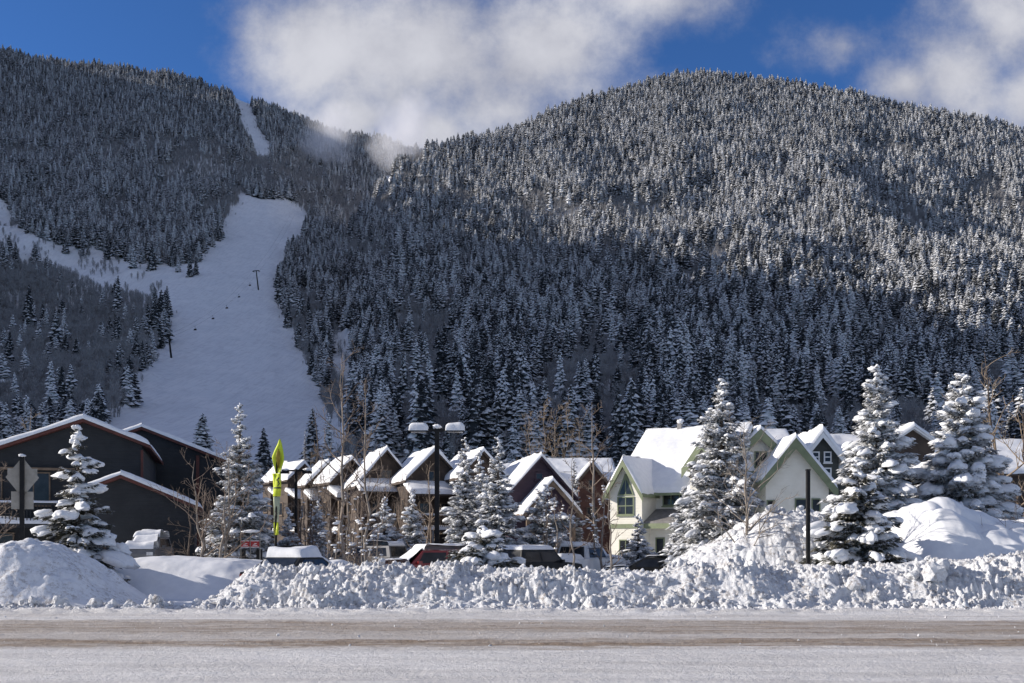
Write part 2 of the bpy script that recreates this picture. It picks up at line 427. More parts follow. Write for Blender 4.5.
SZZ = np.minimum(SZZ, np.where(SXX / np.maximum(SYY, 1) > -.6, -10, 1e9) + np.where(SYY < 300, 1e9, 0))
tag(MB().grid(np.stack([SXX, SYY, SZZ], -1)[:, ::-1]).build('shade_spur', GROUND), kind='structure')

# ================================================================== forest
def conifer_mesh(name, seed, nb=84, lean=.0):
    r = np.random.default_rng(seed); mb = MB()
    R0 = r.uniform(.13, .21)
    mb.tube([(0, 0, 0), (0, 0, .5), (0, 0, .98)], [.014, .009, .002], 4, 0, False, False)
    n = 7; th = np.arange(n) * 2 * math.pi / n
    rings = [(.10, R0 * .62), (.35, R0 * .48), (.65, R0 * .26), (.97, .004)]
    P = np.array([[(rr * math.cos(a), rr * math.sin(a), z) for a in th] + [(rr, 0, z)] for z, rr in rings])
    mb.grid(P[:, ::-1], 0, False)
    for k in range(nb):
        z = .06 + .92 * (k + r.uniform(-.4, .4)) / nb
        L = R0 * (1 - z) ** .72 * r.uniform(.78, 1.3) + .012
        a = k * 2.4 + r.uniform(-.5, .5); w = L * r.uniform(.34, .52) + .006
        c, s = math.cos(a), math.sin(a); dr = L * r.uniform(.25, .65)
        def pt(rr, side, dz): return (rr * c - side * s, rr * s + side * c, z + dz)
        v = [pt(L * .08, 0, .012), pt(L * .6, 0, -dr * .25 + .006), pt(L, 0, -dr),
             pt(L * .45, w, -dr * .75 - .012), pt(L * .8, w * .6, -dr * 1.1), pt(L * .45, -w, -dr * .75 - .012), pt(L * .8, -w * .6, -dr * 1.1)]
        mb.add(v, [(0, 1, 3), (1, 4, 3), (1, 2, 4), (0, 5, 1), (1, 5, 6), (1, 6, 2)], 0)
    o = mb.build(name, FCON); C.objects.unlink(o); return o
def aspen_mesh(name, seed, nt=66):
    r = np.random.default_rng(seed); mb = MB()
    for st in range(3):
        bx, by = r.uniform(-.12, .12, 2); H = r.uniform(.75, 1.0)
        top = np.array([bx + r.uniform(-.06, .06), by + r.uniform(-.06, .06), H]); base = np.array([bx * .6, by * .6, 0])
        mb.tube([base, base * .5 + top * .5, top], [.014, .010, .002], 3, 0, False, False)
        for k in range(nt // 3):
            t = r.uniform(.22, .95); p = base * (1 - t) + top * t; a = r.uniform(0, 6.28); L = (1 - t) * .32 + .10
            e = p + np.array([math.cos(a) * L * .6, math.sin(a) * L * .6, L * r.uniform(.5, 1.0)])
            mb.tube([p, e], [.008, .002], 3, 0, False, False)
            for q in range(2):
                m = p + (e - p) * r.uniform(.3, .8); a2 = a + r.uniform(-1.3, 1.3)
                mb.tube([m, m + np.array([math.cos(a2) * .5, math.sin(a2) * .5, .9]) * L * .45], [.006, .002], 3, 0, False, False)
    o = mb.build(name, FASP); C.objects.unlink(o); return o
src_con = bpy.data.collections.new('conifer_sources'); src_asp = bpy.data.collections.new('aspen_sources')
CON = [conifer_mesh('conifer', 100 + k, 58 + 7 * k) for k in range(9)]
ASP = [aspen_mesh('bare_aspen', 200 + k) for k in range(3)]
for o in CON: src_con.objects.link(o)
for o in ASP: src_asp.objects.link(o)

def proj(X, Y, Z): return 512 + F * X / Y, HZ - F * (Z - CZ) / Y
# what each bearing can see: highest slope reached before Y
_vt = np.linspace(-.72, .72, 289); _vy = np.arange(150, 2300, 10.)
_vz = terr(_vt[:, None] * _vy[None], np.broadcast_to(_vy[None], (289, len(_vy))))
_vm = np.maximum.accumulate((_vz - CZ) / _vy, axis=1)
def visible(X, Y, Z, H):
    i = np.clip(np.round((X / Y + .72) / 1.44 * 288).astype(int), 0, 288); j = np.clip(((Y - 150) / 10).astype(int) - 1, 0, len(_vy) - 1)
    return (Z + H - CZ) / Y > _vm[i, j]
def scatter(cell, seed, y0=330, y1=2250):
    r = np.random.default_rng(seed)
    gx, gy = np.meshgrid(np.arange(-1480, 1480, cell), np.arange(y0, y1, cell), indexing='ij')
    X = (gx + r.uniform(0, cell, gx.shape)).ravel(); Y = (gy + r.uniform(0, cell, gy.shape)).ravel()
    k = np.abs(X / Y) < .63; X, Y = X[k], Y[k]; return X, Y, r
GROVES = [[(150,160),(330,150),(330,178),(160,192)], [(255,165),(330,160),(330,195),(290,197),(245,190)], [(398,178),(470,190),(470,205),(395,200)],
          [(520,205),(670,205),(670,226),(520,226)], [(395,300),(452,330),(462,450),(400,450)], [(280,395),(330,400),(330,460),(300,460)],
          [(600,320),(660,330),(640,450),(540,450),(520,410)], [(-60,250),(60,262),(150,285),(166,300),(160,345),(120,405),(95,440),(-60,450)],
          [(980,380),(1080,360),(1080,450),(980,450)], [(760,410),(980,420),(980,460),(740,460)]]
def grove(u, y):
    k = np.zeros(u.shape, bool)
    w = 14 * (vnoise(u / 18, y / 12, 5) - .5); w2 = 14 * (vnoise(u / 18, y / 12, 6) - .5)
    for P in GROVES: k |= inpoly(u + w, y + w2, P)
    return k | ((fbm(u / 38, y / 26, 77, 3) > .66) & (y > 140))
def onrun(u, y):
    w = 9 * (vnoise(u / 7, y / 6, 15) - .5)
    return inpoly(u + w, y + w * .5, RUN) | inpoly(u + w * .4, y, RUN2) | (((u - 387) / 8) ** 2 + ((y - 183) / 7) ** 2 < 1)

X, Y, r = scatter(6.9, 11); Z = terr(X, Y); u, y = proj(X, Y, Z)
Hc = (11 + 14 * r.uniform(0, 1, len(X)) ** .7) * (.8 + .4 * fbm(X / 120, Y / 120, 61, 2)) * np.interp(Y, [400, 1500, 2100], [1.05, 1.05, .95]) * np.where(u > 395, 1.12, 1.0)
gr = grove(u, y)
keep = ~onrun(u, y) & visible(X, Y, Z, Hc) & (r.uniform(0, 1, len(X)) < np.where(gr, np.where(u < 175, .055, .10), .97)) & (y < 475)
keep &= ~((u > 330) & (u < 352) & (y > 330))
cx, cy, cz, ch = X[keep], Y[keep], Z[keep], Hc[keep]
X, Y, r2 = scatter(4.5, 12); Z = terr(X, Y); u, y = proj(X, Y, Z); Ha = r2.uniform(7, 13, len(X)) * np.where((u < 170) & (y > 240), np.interp(y - np.interp(u, [0, 30, 60, 95, 135, 165], [250, 259, 270, 286, 297, 305]), [0, 30], [.75, 1.25]), 1.0)
edge = inpoly(u, y, [(-60,196),(20,215),(150,255),(170,300),(150,300),(-60,255)]) & (fbm(u / 14, y / 9, 91, 2) > .52)
keep = (grove(u, y) & ~onrun(u, y) | edge & (r2.uniform(0, 1, len(X)) < .25)) & visible(X, Y, Z, Ha) & (y < 478)
rag = onrun(u, y) & (~onrun(u + 5, y) | ~onrun(u - 6, y) | ~onrun(u, y + 5)) & (r2.uniform(0, 1, len(X)) < .16)
Ha = np.where(rag, Ha * .35, Ha)
keep |= rag & visible(X, Y, Z, Ha) & (y < 440)
keep |= (~onrun(u, y)) & (r2.uniform(0, 1, len(X)) < .10) & visible(X, Y, Z, Ha) & (y < 478)
ax, ay, az_, ah = X[keep], Y[keep], Z[keep], Ha[keep]

def instances(name, P, sc, col, nvar, rg, lab_kind='stuff'):
    me = bpy.data.meshes.new(name); n = len(P)
    me.vertices.add(n); me.vertices.foreach_set('co', P.ravel())
    a = me.attributes.new('turn', 'FLOAT_VECTOR', 'POINT')
    rot = np.stack([rg.uniform(-.04, .04, n), rg.uniform(-.04, .04, n), rg.uniform(0, 6.283, n)], -1); a.data.foreach_set('vector', rot.ravel())
    a = me.attributes.new('size', 'FLOAT_VECTOR', 'POINT'); a.data.foreach_set('vector', sc.ravel())
    a = me.attributes.new('variety', 'INT', 'POINT'); a.data.foreach_set('value', rg.integers(0, nvar, n).astype(np.int32))
    o = bpy.data.objects.new(name, me); C.objects.link(o)
    ng = bpy.data.node_groups.new(name, 'GeometryNodeTree')
    ng.interface.new_socket('Geometry', in_out='INPUT', socket_type='NodeSocketGeometry'); ng.interface.new_socket('Geometry', in_out='OUTPUT', socket_type='NodeSocketGeometry')
    N, Lk = ng.nodes, ng.links
    gi = N.new('NodeGroupInput'); go = N.new('NodeGroupOutput'); iop = N.new('GeometryNodeInstanceOnPoints'); ci = N.new('GeometryNodeCollectionInfo')
    ci.inputs['Collection'].default_value = col; ci.inputs['Separate Children'].default_value = True; ci.inputs['Reset Children'].default_value = True
    def na(nm, ty):
        x = N.new('GeometryNodeInputNamedAttribute'); x.data_type = ty; x.inputs['Name'].default_value = nm; return x.outputs['Attribute']
    Lk.new(gi.outputs[0], iop.inputs['Points']); Lk.new(ci.outputs[0], iop.inputs['Instance']); iop.inputs['Pick Instance'].default_value = True
    Lk.new(na('variety', 'INT'), iop.inputs['Instance Index']); Lk.new(na('turn', 'FLOAT_VECTOR'), iop.inputs['Rotation']); Lk.new(na('size', 'FLOAT_VECTOR'), iop.inputs['Scale'])
    Lk.new(iop.outputs[0], go.inputs[0])
    md = o.modifiers.new('plant', 'NODES'); md.node_group = ng
    return o
def sizes(h, rg): 
    w = h * rg.uniform(1.0, 1.6, len(h)); return np.stack([w, w, h], -1)
# the 300 conifers that show largest are trees of their own, the rest one wood
u, y = proj(cx, cy, cz)
score = np.where((u > 2) & (u < 1022) & (y < 455) & ~((u < 235) & (y > 432)), ch / cy, 0)
top = np.argsort(-score)[:300]; rest = np.ones(len(cx), bool); rest[top] = False
rg = np.random.default_rng(5)
for i in top:
    o = CON[int(rg.integers(0, 6))].copy(); C.objects.link(o); o.location = (cx[i], cy[i], cz[i] - .3)
    w = ch[i] * rg.uniform(.9, 1.35); o.scale = (w, w, ch[i]); o.rotation_euler = (0, 0, rg.uniform(0, 6.28))
    tag(o, 'tall frosted conifer in the shaded wood at the foot of the mountain', 'tree', 'conifers along the foot of the wooded mountainside')
P = np.stack([cx, cy, cz - .3], -1)[rest]
tag(instances('conifer_wood', P, sizes(ch[rest], rg), src_con, 9, rg), 'dense snow dusted conifer wood covering both mountains', 'wood', kind='stuff')
tag(instances('aspen_grove', np.stack([ax, ay, az_ - .2], -1), np.stack([ah * .95, ah * .95, ah], -1), src_asp, 3, rg), 'bare grey brown aspen thickets in patches on the mountainside', 'thicket', kind='stuff')
print('conifers', len(cx), 'aspens', len(ax))

def hit(px, py):
    Yr = np.arange(160, 2250, 1.); t = (px - 512) / F; z = terr(t * Yr, Yr)
    i = int(np.argmax(HZ - F * (z - CZ) / Yr < py)); return t * Yr[i], Yr[i], float(z[i])
# lone conifers standing on the open snow of the pistes
LONE = [(28,222,17,'leftmost of the lone conifers at the back edge of the upper terrace run'), (66,244,20,'slim snowy conifer at the left end of the terrace edge'), (82,247,22,'snowy conifer second along the terrace edge from the left'),
        (88,246,14,'short conifer close behind the second conifer of the terrace edge'), (107,250,21,'snowy conifer standing singly in the middle of the terrace edge'), (133,259,25,'tall lone conifer standing forward on the open terrace snow'),
        (152,261,30,'tallest snowy conifer standing on the terrace right of the lone one'), (178,263,17,'short snowy conifer between the two tall ones near the right end of the terrace'), (190,268,27,'pointed conifer at the right end of the terrace where the runs meet'),
        (196,266,20,'conifer tucked behind the pointed one at the right end of the terrace'), (213,238,14,'conifer at the corner of the main run below its crest'), (154,348,52,'tall conifer at the left edge of the main run above the lower lift tower'), (148,342,40,'conifer just behind the tall one at the left edge of the main run'), (161,332,44,'conifer nearest the open snow above the lower lift tower'),
        (118,320,46,'dark conifer standing tall among bare aspens below the terrace'), (29,338,55,'snow dusted conifer rising from bare aspens at the far left'), (56,360,50,'conifer among bare aspens beneath the far left terrace'), (10,372,42,'dark conifer at the left edge of the wood below the terrace')]
for k, (px, py, hp, lab) in enumerate(LONE):
    p = hit(px, py + (9 if k < 11 else 0)); o = CON[k % 6].copy(); C.objects.link(o); o.location = (p[0], p[1], p[2] - .4)
    h = hp * p[1] / F; o.scale = (h * 1.05, h * 1.05, h); o.rotation_euler = (0, 0, k * 1.3)
    tag(o, lab, 'tree', 'lone conifers beside the ski runs')

# ---- chairlift
def lift_tower(px, py, top, lab):
    p = hit(px, py); h = (py - top) * p[1] / F
    t = thing('lift_tower', lab, 'lift tower', (p[0], p[1], p[2] - .3), -.25, 'chairlift towers')
    MB().tube([(0, 0, 0), (-.13 * h, 0, h)], [.75, .5], 8).build('mast', METAL_BLK, t)
    MB().box(-.13*h - 3.4, -.13*h + 3.4, -.35, .35, h - .7, h).build('cross_arm', METAL_BLK, t)
    for s in (-1, 1):
        MB().box(-.13*h + s*3.1 - .2, -.13*h + s*3.1 + .2, -2, 2, h - 1.25, h - .72).build('sheave_train', METAL_BLK, t)
    return Vector((p[0] - .13 * h, p[1], p[2] + h - 1.5))
t1 = lift_tower(171.4, 358, 334, 'dark lift tower low on the main ski run')
t2 = lift_tower(258.5, 290, 270, 'dark lift tower higher up the main ski run')
def catenary(a, b, sag, n=24):
    return [a.lerp(b, k / n) - Vector((0, 0, 4 * sag * (k / n) * (1 - k / n))) for k in range(n + 1)]
for s, nm in ((-3.1, 'left'), (3.1, 'right')):
    mb = MB(); a = t1 + Vector((s, 0, 0)); b = t2 + Vector((s, 0, 0)); d_ = (b - a)
    mb.tube([v[:] for v in catenary(a, b, 8)], .05, 4)
    low = a - d_ * .62; low.z = terr(low.x, low.y) + 8; mb.tube([v[:] for v in catenary(low, a, 5, 12)], .05, 4)
    up = Vector(hit(292, 222)) + Vector((s, 0, 9)); mb.tube([v[:] for v in catenary(b, up, 4, 12)], .05, 4)
    tag(mb.build('lift_cable', METAL_BLK), f'thin haul cable on the {nm} side of the lift towers', 'cable', 'chairlift cables')
def make_chair():
    t = thing('lift_chair', 'x', 'lift chair', (0, 0, 0), -.25, 'chairs hanging from the lift cable')
    MB().tube([(0, 0, 0), (.1, 0, -1.6), (.5, 0, -2.6)], .12, 5).build('hanger', METAL_BLK, t)
    MB().box(-1.1, 1.1, -.4, .45, -3.2, -2.95).box(-1.1, 1.1, .3, .5, -2.95, -2.0).build('bench', METAL_BLK, t)
    return t
ch0 = make_chair()
for i, (f, lab) in enumerate([(.19, 'lowest lift chair, just above the lower tower'), (.37, 'second lift chair up from the lower tower'), (.53, 'lift chair midway between the two towers'), (.69, 'lift chair second below the upper tower'), (.85, 'topmost lift chair just below the upper tower')]):
    o = ch0 if i == 0 else copy_tree(ch0)
    a = t1 + Vector((3.1, 0, 0)); b = t2 + Vector((3.1, 0, 0)); p = a.lerp(b, f) - Vector((0, 0, 32 * f * (1 - f)))
    o.location = p; o['label'] = lab

# ---- cloud trailing over the saddle
def f_cloud(m, dn, seed):
    nt = m.node_tree; nt.nodes.clear(); g = NT(nt); out = g.n('ShaderNodeOutputMaterial')
    v = g.n('ShaderNodeTexCoord').outputs['Generated']
    c = g.n('ShaderNodeVectorMath', operation='SUBTRACT', ins={0: v, 1: (.5, .5, .5)}).outputs[0]
    ln = g.n('ShaderNodeVectorMath', operation='LENGTH', ins={0: c}).outputs['Value']
    ob = g.n('ShaderNodeTexCoord').outputs['Object']
    n = g.n('ShaderNodeTexNoise', ins={'Vector': ob, 'Scale': .011, 'Detail': 3.0, 'Roughness': .6}).outputs[0]
    k = g.math('ADD', g.math('SUBTRACT', .5, ln), g.math('MULTIPLY', g.math('SUBTRACT', n, .52), 1.3))
    fall = g.ss(g.math('SUBTRACT', .5, ln), .0, .12)
    dens = g.math('MULTIPLY', g.math('MULTIPLY', g.ss(k, .12, .5), fall), dn)
    pv = g.n('ShaderNodeVolumePrincipled', ins={'Color': (.95, .95, .97, 1), 'Density': dens, 'Anisotropy': .2})
    nt.links.new(pv.outputs[0], out.inputs['Volume'])
def cloud(name, px0, px1, py0, py1, Y0, Y1, dn, lab):
    Ym = (Y0 + Y1) / 2; a = at(px0, py1, Ym); b = at(px1, py0, Ym)
    v, f = _ico(3); v = v / np.abs(v).max(0)
    o = MB().add(v * .5 * np.array([b[0] - a[0], Y1 - Y0, b[2] - a[2]]), f).build(name, m := bpy.data.materials.new(name), loc=((a[0] + b[0]) / 2, Ym, (a[2] + b[2]) / 2))
    m.use_nodes = True; f_cloud(m, dn, 0); m.cycles.volume_step_rate = 1.0 if hasattr(m, 'cycles') and hasattr(m.cycles, 'volume_step_rate') else 1.0
    return tag(o, lab, 'cloud', kind='stuff')
cloud('cloud', 280, 378, 86, 188, 1780, 1970, .017, 'ragged pale cloud sinking into the trees left of the saddle')
cloud('cloud', 352, 456, 84, 180, 1490, 1690, .020, 'bright white cloud spilling over the saddle beside the right mountain')
S.cycles.volume_bounces = 4; S.cycles.volume_max_steps = 128; S.cycles.volume_step_rate = 2.0
#==VILLAGE==

# ================================================================== road and snow banks
def gz(Y): return float(np.clip((Y - 30) * .009, 0, 1.1))
rx = np.linspace(-60, 60, 700); ry = np.linspace(-4, 24.9, 420)
RX, RY_ = np.meshgrid(rx, ry, indexing='ij')
rut = np.zeros_like(RX)
for c, w, dep in ((16.2, .45, .045), (17.9, .5, .04), (19.6, .5, .035), (22.4, .35, .03), (13.2, .5, .02), (10.5, .6, .03)):
    rut -= dep * np.exp(-((RY_ - c - .25 * (fbm(RX / 14, RX * 0 + c, 3, 2) - .5) * 2) / w) ** 2)
RZ = .11 + rut + .05 * (fbm(RX / 1.6, RY_ / .25, 21, 4) - .5) + .035 * (fbm(RX / .25, RY_ / .16, 22, 3) - .5)
RZ += np.clip(1 - np.abs(RY_ - 23.5) / .8, 0, 1) * .17 * lumps(RX / .28, RY_ / .28, 4)
RZ += np.clip(1 - np.abs(RY_ - 20.9) / .35, 0, 1) * .05 * fbm(RX / .3, RY_ / .2, 25, 2)
RZ -= .07 * np.clip((RY_ - 24.2) / .7, 0, 1)
tag(MB().grid(np.stack([RX, RY_, RZ], -1)[:, ::-1]).build('road', ROAD), kind='structure')

def patch(name, m, x0, x1, y0, y1, nx, ny, fn):
    x = np.linspace(x0, x1, nx); y = np.linspace(y0, y1, ny); PX, PY = np.meshgrid(x, y, indexing='ij')
    o = MB().grid(np.stack([PX, PY, fn(PX, PY)], -1)[:, ::-1]).build(name, m); return tag(o, kind='structure')
def ss(x, a, b): t = np.clip((x - a) / (b - a), 0, 1); return t * t * (3 - 2 * t)
def billow(x, y, s): return np.abs(2 * vnoise(x, y, s) - 1)
def crag(x, y, s=0):
    "broken ploughed snow: angular clods, cracks and crumbs of every size"
    wx = x + .12 * (fbm(x / .3, y / .3, s + 71, 2) - .5); wy = y + .12 * (fbm(x / .3, y / .3, s + 72, 2) - .5)
    pw = fbm(x / .7, y / .6, s + 73, 2)
    big = lumps(wx / .5, wy / .42, s + 1) ** 2 * ss(pw, .40, .62)
    return .30 * big + .13 * billow(wx / .24, wy / .21, s + 2) + .13 * billow(wx / .115 + 3, wy / .105, s + 3) + .08 * billow(wx / .06, wy / .055, s + 4) + .13 * lumps(wx / .15, wy / .13, s + 5) + .22 * (fbm(x / .9, y / .9, s + 6, 3) - .5)
def rough(x, y, s=0, k=1.0):
    return k * (.30 * lumps(x / .62, y / .62, s + 1) + .17 * lumps(x / .27, y / .27, s + 2) + .09 * lumps(x / .12, y / .12, s + 3) + .20 * (fbm(x / .9, y / .9, s + 4, 3) - .5))
BU = [150,188,205,225,245,262,285,300,350,400,450,500,560,600,650,675,700,750,800,850,900,930,960,1000,1024,1300]
BYP = [612,610,598,582,566,556,558,561,562,564,562,565,565,565,566,563,559,560,563,561,562,560,556,555,553,555]
def bank(x, y):
    u = 512 + x / .0285
    H = CZ - (np.interp(u, BU, BYP) + 4.5 - HZ) * .0285
    e0 = 25.95 + .5 * (fbm(x / 1.3, x * 0, 31, 3) - .5)
    H = H * (1 + .34 * (fbm(x / 1.7 + 3, x * 0, 33, 3) - .5)) + .14 * (vnoise(x / .8, x * 0, 34) - .5)
    prof = ss(y, e0, 28.5) ** .8 * (1 - .75 * ss(y, 29.5, 32.6))
    h = np.maximum(H, 0) * (prof * .93) - .06
    step = ss(y, e0 + 1.0, e0 + 1.5) * .16 - ss(y, e0 + .3, e0 + .9) * .10          # the blade's broken shelf
    m = .35 + 1.0 * ss(fbm(x / 1.5, y / 1.1, 57, 3), .34, .62)
    r = (crag(x, y, 10) - .20) * m * 1.15 + .34 * (fbm(x / 1.1, y / .8, 58, 4) - .5) - .10 * np.abs(vnoise(x / .5, y / .45, 59) - .5) * (2 - m)
    on = ss(y, e0 - .15, e0 + .25) * (1 - ss(y, 32, 33)) * np.clip(H * 1.6, 0, 1)
    return np.where(on > 0, h + on * (r * .72 + step * (H > .8)), -.06)
tag(patch('snow_bank', SNOW_BANK, -10.6, 19, 25.6, 33, 920, 190, bank), kind='structure')

def windrow(x, y):
    u = 512 + x / .0245
    a = np.interp(u, [-300, 0, 120, 215, 330, 1400], [.36, .32, .28, .20, .16, .17])
    c = 25.0 + .3 * (fbm(x / 3, x * 0, 55, 2) - .5)
    k = np.clip(1 - np.abs(y - c) / .9, 0, 1)
    return k ** .7 * (a * .55 + a * 2.1 * (crag(x, y, 30) - .12)) - .03
patch('snow_ridge', SNOW_BANK, -17, 19, 23.9, 26.2, 1000, 80, windrow)

def mound_left(x, y):
    u = 512 + x / .027
    H = CZ - (np.interp(u, [-400, -60, 0, 15, 30, 50, 70, 85, 100, 118, 140, 150], [540, 548, 545, 540, 542, 552, 564, 574, 586, 599, 609, 613]) - HZ) * .027
    H = np.maximum(H, 0) * ss(y, 24.6, 27.0) * (1 - ss(y, 28.6, 31.5))
    return H * (1 + .10 * (fbm(x / .8, y / .8, 61, 3) - .5)) + .26 * (fbm(x / .5, y / .5, 62, 4) - .5) * np.clip(H, 0, 1) + .10 * lumps(x / .35, y / .35, 63) * np.clip(H, 0, 1) * ss(fbm(x / 1.2, y / 1.2, 64, 2), .45, .65) - .05
patch('snow_mound', mat('sandy_ploughed_snow', f_snow(1.2, .6, .05, .8), rough=.75), -26, -9.4, 24.3, 32, 420, 200, mound_left)
def mound_mid(x, y):
    u = 512 + x / .034
    H = CZ - (np.interp(u, [80, 95, 110, 160, 200, 235, 300, 330], [580, 568, 558, 556, 557, 559, 575, 596]) - HZ) * .034
    H = np.maximum(H, 0) * ss(y, 30.9, 34) * (1 - .8 * ss(y, 37, 41))
    return H + .14 * (fbm(x / 1.1, y / 1.1, 71, 4) - .5) * np.clip(H * 2, 0, 1) - .05
patch('snow_mound', SNOW_SMOOTH, -15.5, -5.8, 30.2, 42, 220, 180, mound_mid)
patch('snow_mound', SNOW_SMOOTH, -21, -12, 41.5, 49.5, 80, 80, lambda x, y: .80 * np.clip(1 - ((x + 16.6) / 4.2) ** 2 - ((y - 45.3) / 3.9) ** 2, -.2, .55) * 1.7 + .1 * (fbm(x, y, 75, 3) - .5))
def mound_lump(x, y):
    u = 512 + x / .036
    H = CZ - (np.interp(u, [655, 690, 715, 740, 760, 785, 805, 822, 838, 860, 890], [585, 556, 541, 524, 512, 503, 500, 504, 520, 545, 580]) - HZ) * .036
    H = np.maximum(H, 0) * ss(y, 33.3, 36.3) * (1 - ss(y, 38, 42))
    return H * .94 + np.clip(H, 0, 1) * (.42 * crag(x / 1.3, y / 1.3, 81) + .16 * lumps(x / .42, y / .42, 82) + .5 * (fbm(x / 1.3, y / 1.3, 83, 3) - .5) - .22) - .05
patch('snow_mound', SNOW_BANK, 4.5, 14.5, 32, 42.5, 330, 260, mound_lump)
def mound_smooth(x, y):
    u = 512 + x / .037
    H = CZ - (np.interp(u, [835, 862, 880, 900, 920, 935, 950, 970, 990, 1010, 1040, 1100, 1200], [600, 560, 535, 514, 502, 498, 499, 506, 513, 516, 522, 540, 600]) - HZ) * .037
    H = np.maximum(H, 0) * ss(y, 31.6, 37) * (1 - ss(y, 39, 44))
    return H + np.clip(H, 0, 1) * (.95 * (fbm(x / 1.7, y / 1.3, 91, 2) - .5) + .42 * lumps(x / 1.5, y / 1.2, 92) + .10 * (fbm(x / .4, y / .4, 93, 3) - .5) - .2) - .05
patch('snow_mound', SNOW_SMOOTH, 11.5, 26, 31.2, 44.5, 300, 240, mound_smooth)

# loose clods thrown along the banks
mb = MB(); rg = np.random.default_rng(21)
def clods(n, fn, xr, yr, s0, s1, sink=.25, pw=3.0):
    x = rg.uniform(*xr, n); y = rg.uniform(*yr, n); z = fn(x, y)
    for i in range(n):
        if z[i] < -.02: continue
        v, f = BL1[int(rg.integers(0, 8))]; s = s0 + (s1 - s0) * rg.uniform() ** pw
        sc = s * rg.uniform(.6, 1.15, 3); w = rotz(v * sc, rg.uniform(0, 6.28))
        mb.add(w + np.array([x[i], y[i], z[i] + s * (.55 - sink)]), f, 0, False)
clods(1500, bank, (-9.5, 18.5), (26.0, 29.4), .02, .11)
clods(20, bank, (-9.0, 18.5), (26.0, 28.2), .16, .30, .35, 1.5)
clods(900, lambda x, y: windrow(x, y) + .0, (-16, 18.5), (24.2, 25.9), .02, .10)
clods(26, windrow, (-12.4, -8), (24.8, 25.5), .09, .19, .1, 1.0)
clods(500, lambda x, y: x * 0 + .075, (-16, 18.5), (23.3, 26.0), .012, .05)
clods(250, lambda x, y: x * 0 + .095, (-14, 14), (14.5, 23.3), .008, .03)
clods(90, mound_lump, (6, 12.5), (33, 37), .05, .24, .3, 2)
tag(mb.build('snow_clods', SNOW_BANK), 'broken clods of ploughed snow strewn along the banks and road edge', 'snow', kind='stuff')

# ================================================================== buildings
def Xp(u, Y): return (u - 512) * Y / F
def Zp(y, Y): return CZ + (HZ - y) * Y / F
def slab_grid(P00, P10, P01, P11, th, seed, cell=.28, wob=.07):
    "snow lying on the quad eave-front, ridge-front, eave-back, ridge-back"
    P00, P10, P01, P11 = map(np.array, (P00, P10, P01, P11))
    ls = max(np.linalg.norm(P10 - P00), .3); lt = max(np.linalg.norm(P01 - P00), .3)
    def lines(l):
        n = max(4, int(l / cell)); e = min(.05 / l, .1)
        return np.concatenate([[0, e * .35, e, e * 2.4], np.linspace(e * 4.5, 1 - e * 4.5, n), [1 - e * 2.4, 1 - e, 1 - e * .35, 1]])
    s, t = np.meshgrid(lines(ls), lines(lt), indexing='ij')
    P = (P00 * (1 - s[..., None]) + P10 * s[..., None]) * (1 - t[..., None]) + (P01 * (1 - s[..., None]) + P11 * s[..., None]) * t[..., None]
    def edge(q, l): d_ = np.minimum(q, 1 - q) * l; return np.clip(d_ / .14, 0, 1) ** .5
    ee = edge(t, lt) * np.clip(s * ls / .14, 0, 1) ** .5
    nz = fbm(s * ls / 1.1 + seed * 3.1, t * lt / 1.1 + seed, seed, 3) - .5
    n2 = fbm(s * ls / .35 + seed, t * lt / .35, seed + 5, 2) - .5
    h = th * ee * (1 + .75 * nz + .25 * n2)
    P = P.copy(); P[..., 2] += h + .006
    d0 = (P00 - P10) / ls
    P += d0 * ((1 - s) ** 6 * wob * 2 * (fbm(t * lt / .7, t * 0 + seed, seed + 9, 3) - .3))[..., None]
    return P
class Place:
    "local gable frame inside a building"
    def __init__(s, ox=0, oy=0, rot=0): s.o = np.array([ox, oy, 0.]); s.a = rad(rot)
    def __call__(s, v): return rotz(np.asarray(v, float), s.a) + s.o
_seed = [100]
def gable(root, pl, xl, xr, xp, y0, y1, zb, zp, m, wall, trim, oh=.4, ohf=.4, snow=.28, board=None, bh=.34, mr=None, walls=True):
    mr = mr or m; zl = zp - (xp - xl) * m; zr = zp - (xr - xp) * mr
    if walls:
        MB().prism([(xl, zb), (xr, zb), (xr, zr), (xp, zp), (xl, zl)], y0, y1).xf(pl).build('wall', wall, root)
    t = .16
    for sd, xe, mm in ((-1, xl - oh, m), (1, xr + oh, mr)):
        ze = zp - abs(xe - xp) * mm + .006; zt = zp + .006
        poly = [(xe, ze), (xp, zt), (xp, zt + t), (xe, ze + t)] if sd < 0 else [(xp, zt), (xe, ze), (xe, ze + t), (xp, zt + t)]
        rf = MB().prism(poly, y0 - ohf, y1 + ohf).xf(pl).build('roof', trim, root)
        _seed[0] += 1
        e, k = .05, t + .004
        if snow:
            P = slab_grid((xe - e * -sd * -1, y0 - ohf - e, ze + k), (xp, y0 - ohf - e, zt + k), (xe - e * -sd * -1, y1 + ohf + e, ze + k), (xp, y1 + ohf + e, zt + k), snow, _seed[0])
            if sd > 0: P = P[:, ::-1]
            MB().grid(P[:, ::-1]).xf(pl).build('snow', SNOW_ROOF, rf)
        if board:
            yb = y0 - ohf - .045
            ly = [(xe, ze - .02 - bh), (xp, zt - .02 - bh), (xp, zt - .003 + t * .8), (xe, ze - .003 + t * .8)]
            if sd > 0: ly = [ly[1], ly[0], ly[3], ly[2]]
            MB().prism(ly, yb, yb + .043).xf(pl).build('bargeboard', board, root)
